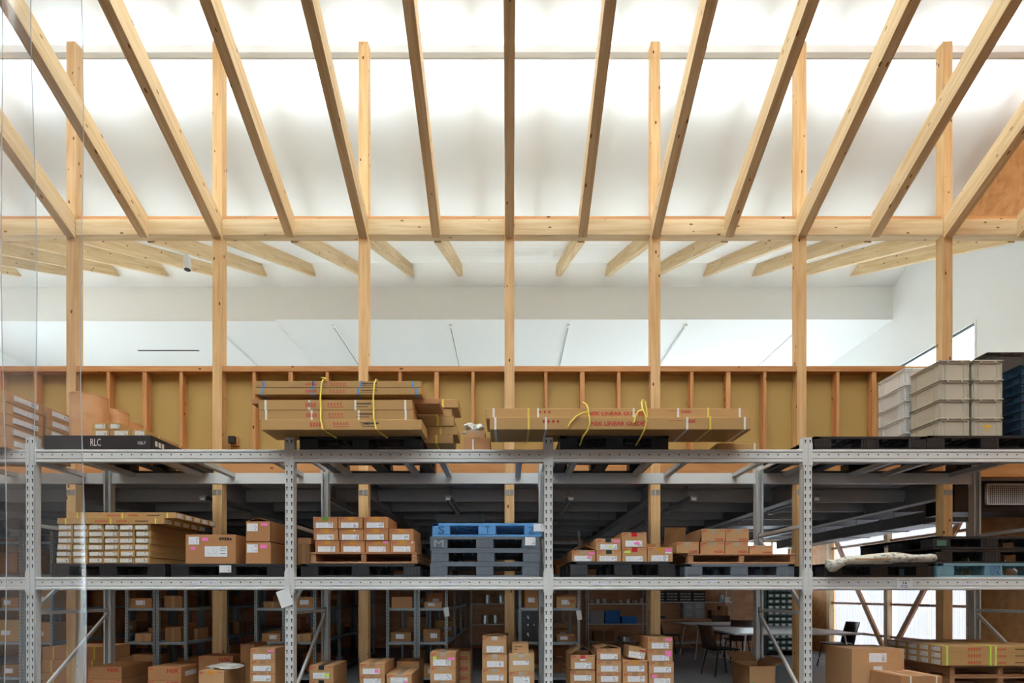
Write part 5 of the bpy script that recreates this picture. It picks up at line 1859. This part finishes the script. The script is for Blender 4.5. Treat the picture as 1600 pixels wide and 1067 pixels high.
# parts trays on the shelf above the bench
for i in range(4):
    x = 3.62 + i * .33
    t = thing('parts_tray', f'black parts tray on the shelf above the drawer cabinet, {ORD[i]} along', 'tray', (x, OB - .2, 1.161), 0, 'black parts trays in a row')
    cbox('tray_body', .31, .3, .26, M['black'], t, (0, 0, 0), .004)
    for r in range(3):
        for c in range(3):
            cbox('tray_front', .075, .01, .03, M['steel'] if (r + c) % 2 else M['silver'], t, (-.09 + .09 * c, -.155, .04 + .07 * r))
bn = thing('workbench', 'plain workbench against the plywood wall under the drawer cabinet', 'bench', (4.44, OB - .33, 0))
cbox('bench_top', 1.85, .6, .035, M['ply_back'], bn, (0, 0, .72), .003)
for sx in (-1, 1):
    for sy in (-1, 1):
        cbox('leg', .04, .04, .72, M['white_metal'], bn, (sx * .88, sy * .26, 0))
cbox('lower_board', 1.7, .5, .03, M['white_metal'], bn, (0, 0, .16), .003)
t = thing('drawer_cabinet', 'small parts cabinet with two columns of clear drawers on the workbench', 'cabinet', (4.47, OB - .3, .756))
cbox('cabinet_body', .52, .2, .378, M['shelf_steel'], t, (0, 0, 0), .003)
for c in range(2):
    for r in range(9):
        o = cbox('drawer', .225, .01, .034, M['steel'], t, (-.125 + .25 * c, -.103, .014 + r * .0395))
        cbox('drawer_lip', .16, .006, .010, M['paper'] if (r * 3 + c) % 4 else M['silver'], o, (0, -.007, .010))
for i, (x, z, w_, h_, lb) in enumerate([(5.0, .756, .22, .2, 'brown box on the workbench beside the drawer cabinet'), (5.2, .756, .18, .3, 'taller dark box at the workbench end by the shelf leg')]):
    t = thing('carton', lb, 'box', (x, OB - .3, z))
    cbox('box_body', w_, .22, h_, M['card_in'], t, (0, 0, 0), .003)
    cbox('tape', .04, .2206, h_ + .0005, M['tape_tan'], t, (0, 0, -.0002))
t = thing('storage_bin', 'flat dark blue tray on the workbench by the timber post', 'bin', (3.65, OB - .3, .756))
cbox('tray_body', .24, .2, .06, M['crate_navy'], t, (0, 0, 0), .004)
MB().box(-.125, .125, -.105, .105, .055, .065).obj('rim', M['crate_navy'], t)
t = thing('bottle_set', 'pale bottle standing at the end of the upper grey shelf board', 'bottle', (5.2, OB - .2, 1.161))
MB().cyl((0, 0, 0), (0, 0, .15), .06, 12).cyl((0, 0, .15), (0, 0, .19), .06, 12, .02).obj('bottle_body', M['paper'], t)
MB().cyl((0, 0, .19), (0, 0, .225), .024, 10).obj('bottle_cap', M['silver'], t)
t = thing('carton', 'white pump box beside the pale bottle on the grey shelf', 'box', (5.33, OB - .2, 1.161))
cbox('box_body', .12, .15, .11, M['paper'], t, (0, 0, 0), .003)
cbox('label_sheet', .08, .002, .05, M['label_small'], t, (0, -.0757, .03))

# green bins
GX0, GD = wx(1200, 11.9), 11.9
t = thing('bin_rack', 'dark green rack of small green parts bins beside the tables', 'rack', (GX0 + .28, GD + .2, 0))
MB().box(-.30, .30, .1, .14, 0, 1.75).box(-.44, -.30, -.18, .14, 0, 1.75).box(.29, .305, -.18, .14, 0, 1.75).obj('rack_frame', M['green_dark'], t)
for r in range(12):
    for c in range(4):
        o = cbox('bin', .128, .28, .088, M['green_bin'], t, (-.215 + .14 * c, -.05, .12 + r * .128), .006)
        cbox('bin_label', .07, .004, .045, M['tube_off'], o, (0, -.142, .022))
    cbox('rack_shelf', .58, .3, .01, M['green_dark'], t, (0, -.04, .108 + r * .128))


# tables and chairs
def table(x0, x1, y0, y1, mat, label):
    t = thing('table', label, 'table', ((x0 + x1) / 2, (y0 + y1) / 2, 0), 0, 'tables with thin white legs')
    w, d = x1 - x0, y1 - y0
    cbox('tabletop', w, d, .028, M[mat], t, (0, 0, .692), .003)
    for sx in (-1, 1):
        xx = sx * (w / 2 - .18)
        for sy in (-1, 1):
            MB().cyl((xx - sx * .05, sy * (d / 2 - .12), .69), (xx + sx * .04, sy * (d / 2 - .05), 0), .015, 8).obj('leg', M['white_metal'], t)
        MB().cyl((xx + .0, -d / 2 + .07, .22), (xx + .0, d / 2 - .07, .22), .010, 8).obj('crossbar', M['white_metal'], t)
        MB().cyl((xx - sx * .05, -d / 2 + .1, .68), (xx - sx * .05, d / 2 - .1, .68), .012, 8).obj('crossbar', M['white_metal'], t)
    return t


table(3.70, 5.40, 11.2, 12.3, 'table_top', 'wide table with a brownish grey top nearer the plywood wall')
table(3.60, 5.66, 8.7, 10.55, 'table_white', 'wide white-topped table nearer the pallet rack')


def chair(x, y, rz, label):
    t = thing('chair', label, 'chair', (x, y, 0), rz, 'dark chairs at the tables')
    # seat faces local +X
    b = MB().box(-.21, .21, -.21, .21, .435, .455, .006)
    b.obj('seat', M['black'], t)
    vs, fs = [], []
    n = 8
    for i in range(n + 1):
        a = i / n
        yv = -.21 + .42 * a
        bow = -.05 * (1 - (2 * a - 1) ** 2)
        for zz_, xx_ in ((.45, -.20), (.62, -.235), (.84, -.30)):
            vs.append((xx_ + bow, yv, zz_))
            vs.append((xx_ + bow - .012, yv, zz_))
    for i in range(n):
        for k in range(2):
            o = i * 6 + 2 * k
            q = (i + 1) * 6 + 2 * k
            fs += [(o, q, q + 2, o + 2), (o + 1, o + 3, q + 3, q + 1)]
        fs.append((i * 6 + 4, (i + 1) * 6 + 4, (i + 1) * 6 + 5, i * 6 + 5))
        fs.append((i * 6, i * 6 + 1, (i + 1) * 6 + 1, (i + 1) * 6))
    for i in (0, n):
        o = i * 6
        fs += [(o, o + 2, o + 3, o + 1), (o + 2, o + 4, o + 5, o + 3)]
    MB().raw(vs, fs).obj('backrest', M['dark_brown'], t, True)
    for sx in (-1, 1):
        for sy in (-1, 1):
            MB().cyl((sx * .16, sy * .16, .435), (sx * .235, sy * .2, 0), .012, 8).obj('leg', M['black'], t)
    MB().tube([(-.16, -.16, .43), (-.16, .16, .43)], .01, 6).tube([(.16, -.16, .43), (.16, .16, .43)], .01, 6).obj('seat_frame', M['black'], t)
    return t


chair(3.52, 9.05, math.radians(12), 'dark chair turned to the near end of the white-topped table')
chair(3.55, 12.1, math.radians(5), 'dark chair by the timber post at the brownish table')
chair(4.55, 10.88, math.radians(85), 'dark chair between the two tables with its back to the rack')
chair(6.0, 10.0, math.radians(178), 'dark chair across the white-topped table near the bright wall')
chair(5.0, 12.6, math.radians(-92), 'dark chair behind the brownish table by the workbench')

# ------------------------------------------------------------------ services under the mezzanine
gL = 'unlit tube lamps under the mezzanine'
li = 0
for x in (-3.95, -2.37, -.79, .79, 2.37, 3.95):
    for y in (7.0, 9.35):
        nm_ = f'unlit tube lamp under the mezzanine in the {"front" if y < 8 else "rear"} row, {ORD[[-3.95, -2.37, -.79, .79, 2.37, 3.95].index(x)]} along'
        t = thing('tube_lamp', nm_, 'lamp', (x, y, 2.62), 0, gL)
        b = MB().box(-.05, .05, 0, 1.25, -.03, .0, .006)
        b.obj('lamp_housing', M['steel'], t)
        MB().cyl((0, .03, -.05), (0, 1.22, -.05), .014, 8).obj('tube', M['tube_off'], t)
        for yh in (-.01, 1.22):
            MB().box(-.03, .03, yh, yh + .04, -.065, -.03).obj('lamp_holder', M['tube_off'], t)
        for yh in (.3, .95):
            MB().box(-.02, .02, yh, yh + .04, -.001, .18).obj('hanger', M['steel'], t)
for (px0, px1, yt, yb, d, lb) in ((680, 755, 803, 816, 8.6, 'pale grey air unit hanging under the mezzanine above the blue pallet'), (1128, 1238, 803, 822, 10.4, 'grey air unit hanging near the plywood end wall')):
    x0, x1 = wx(px0, d), wx(px1, d)
    z0, z1 = wz(yb, d), wz(yt, d)
    t = thing('air_unit', lb, 'air conditioner', ((x0 + x1) / 2, d, z0), 0)
    w_ = x1 - x0
    MB().box(-w_ / 2, w_ / 2, 0, .5, 0, z1 - z0, .006).obj('unit_casing', M['duct'], t)
    for r in range(3):
        MB().box(-w_ / 2 + .03, w_ / 2 - .03, -.008, .002, .015 + r * .02, .023 + r * .02).obj('louvre', M['steel'], t)
    for sx in (-1, 1):
        MB().cyl((sx * w_ * .4, .25, z1 - z0 - .01), (sx * w_ * .4, .25, 2.801 - z0), .008, 6).obj('hanger', M['zinc'], t)
# vent box with white grille
t = thing('vent_box', 'black duct box with a white square-mesh grille by the plywood wall', 'vent', (6.66, 6.95, 2.46))
MB().box(-.96, .60, .02, .5, -.06, .34, .005).obj('duct_box', M['black'], t)
fr_ = MB()
gx0, gx1, gz0, gz1 = -.57, .57, .03, .30
fr_.box(gx0, gx1, -.012, .02, gz0, gz0 + .016).box(gx0, gx1, -.012, .02, gz1 - .016, gz1).box(gx0, gx0 + .016, -.012, .02, gz0, gz1).box(gx1 - .016, gx1, -.012, .02, gz0, gz1)
fr_.obj('grille_frame', M['white_metal'], t)
g_ = MB()
k = gx0 + .04
while k < gx1 - .02:
    g_.box(k - .003, k + .003, -.004, .004, gz0 + .014, gz1 - .014)
    k += .026
k = gz0 + .036
while k < gz1 - .02:
    g_.box(gx0 + .014, gx1 - .014, -.006, .002, k - .003, k + .003)
    k += .026
g_.obj('grille_mesh', M['white_metal'], t)['kind'] = 'stuff'
for sx in (-.6, .4):
    MB().cyl((sx, .25, .33), (sx, .25, .345), .008, 6).obj('hanger', M['zinc'], t)
# big ducts in the right bay below the beams
t = thing('air_duct', 'galvanised air duct running under the mezzanine along the bright wall', 'duct', (6.2, 7.6, 2.36))
MB().box(-.22, .22, 0, 4.6, 0, .18, .006).obj('duct_run', M['zinc'], t)
for k in range(5):
    MB().box(-.23, .23, .2 + k * .95, .24 + k * .95, -.01, .19).obj('duct_flange', M['zinc'], t)
    MB().cyl((0, .22 + k * .95, .185), (0, .22 + k * .95, .445), .007, 6).obj('hanger', M['zinc'], t)
t = thing('pipe', 'thin grey conduit running crosswise under the mezzanine joists', 'pipe', (0, 9.12, 2.585))
MB().cyl((-.3, 0, 0), (1.7, 0, 0), .022, 8).obj('pipe_run', M['zinc'], t)
for x in (.0, .7, 1.5):
    MB().box(x - .012, x + .012, -.01, .01, 0, .213).obj('pipe_clip', M['zinc'], t)
t = thing('cable', 'dark curved cable hanging from the mezzanine beside the centre post', 'cable', (.42, 7.2, 2.785))
MB().tube([(0, 0, .0), (.015, 0, -.12), (.0, 0, -.3), (-.03, 0, -.5), (-.02, .1, -.62), (.12, .4, -.62), (.25, .8, -.5)], .02, 8).obj('cable_run', M['steel'], t)

# ------------------------------------------------------------------ clear strip curtain at the entrance
DC = 1.42


def strip(px0, px1, label, y, top=3.392, bow=.02, seed=0):
    x0, x1 = wx(px0, DC), wx(px1, DC)
    t = thing('curtain_strip', label, 'curtain', ((x0 + x1) / 2, y, 0.02), 0, 'clear plastic strips of the entrance curtain')
    w = x1 - x0
    vs, fs = [], []
    nu, nv = 14, 40
    for j in range(nv + 1):
        z = top * j / nv
        sh = .012 * (z / top - .5) * -1.6 + .003 * math.sin(z * 5 + seed)
        for i in range(nu + 1):
            a = i / nu
            yy = -bow * (1 - (2 * a - 1) ** 2) + .004 * math.sin(z * 4.2 + seed + a * 2)
            vs.append((-w / 2 + w * a + sh, yy, z))
    for j in range(nv):
        for i in range(nu):
            o = j * (nu + 1) + i
            fs.append((o, o + 1, o + nu + 2, o + nu + 1))
    MB().raw(vs, fs).obj('strip_sheet', M['pvc'], t, True)
    for s in (0, nu):
        e_ = MB()
        pts = [vs[j * (nu + 1) + s] for j in range(nv + 1)]
        e_.tube(pts, .0012, 5)
        e_.obj('cut_edge', M['pvc_edge'], t)


strip(6, 130, 'clear plastic curtain strip with its edge free toward the room', DC, seed=1)
strip(-90, 40, 'clear plastic curtain strip overlapped behind the free-edged one', DC + .03, seed=3)
strip(-190, -40, 'clear plastic curtain strip outermost, overlapped by the second', DC + .06, seed=5)
t = thing('curtain_rail', 'steel rail carrying the clear plastic strips above the entrance', 'rail', (-1.25, DC + .01, 3.42))
MB().box(-.75, .75, -.03, .03, -.02, .04, .004).obj('rail_bar', M['zinc'], t)
for sx in (-.45, .45):
    MB().cyl((sx, 0, .03), (sx, 0, 6.6), .012, 8).obj('hanger', M['zinc'], t)

_seen = {}
for _o in SC.objects:
    if _o.parent is None and _o.get('label'):
        _n = len(_o['label'].split())
        if _n > 16 or _n < 4: print('LABEL WORDS', _n, _o['label'])
        _seen.setdefault(_o['label'], []).append(_o.name)
for _k, _v in _seen.items():
    if len(_v) > 1: print('LABEL DUP', _k, _v)
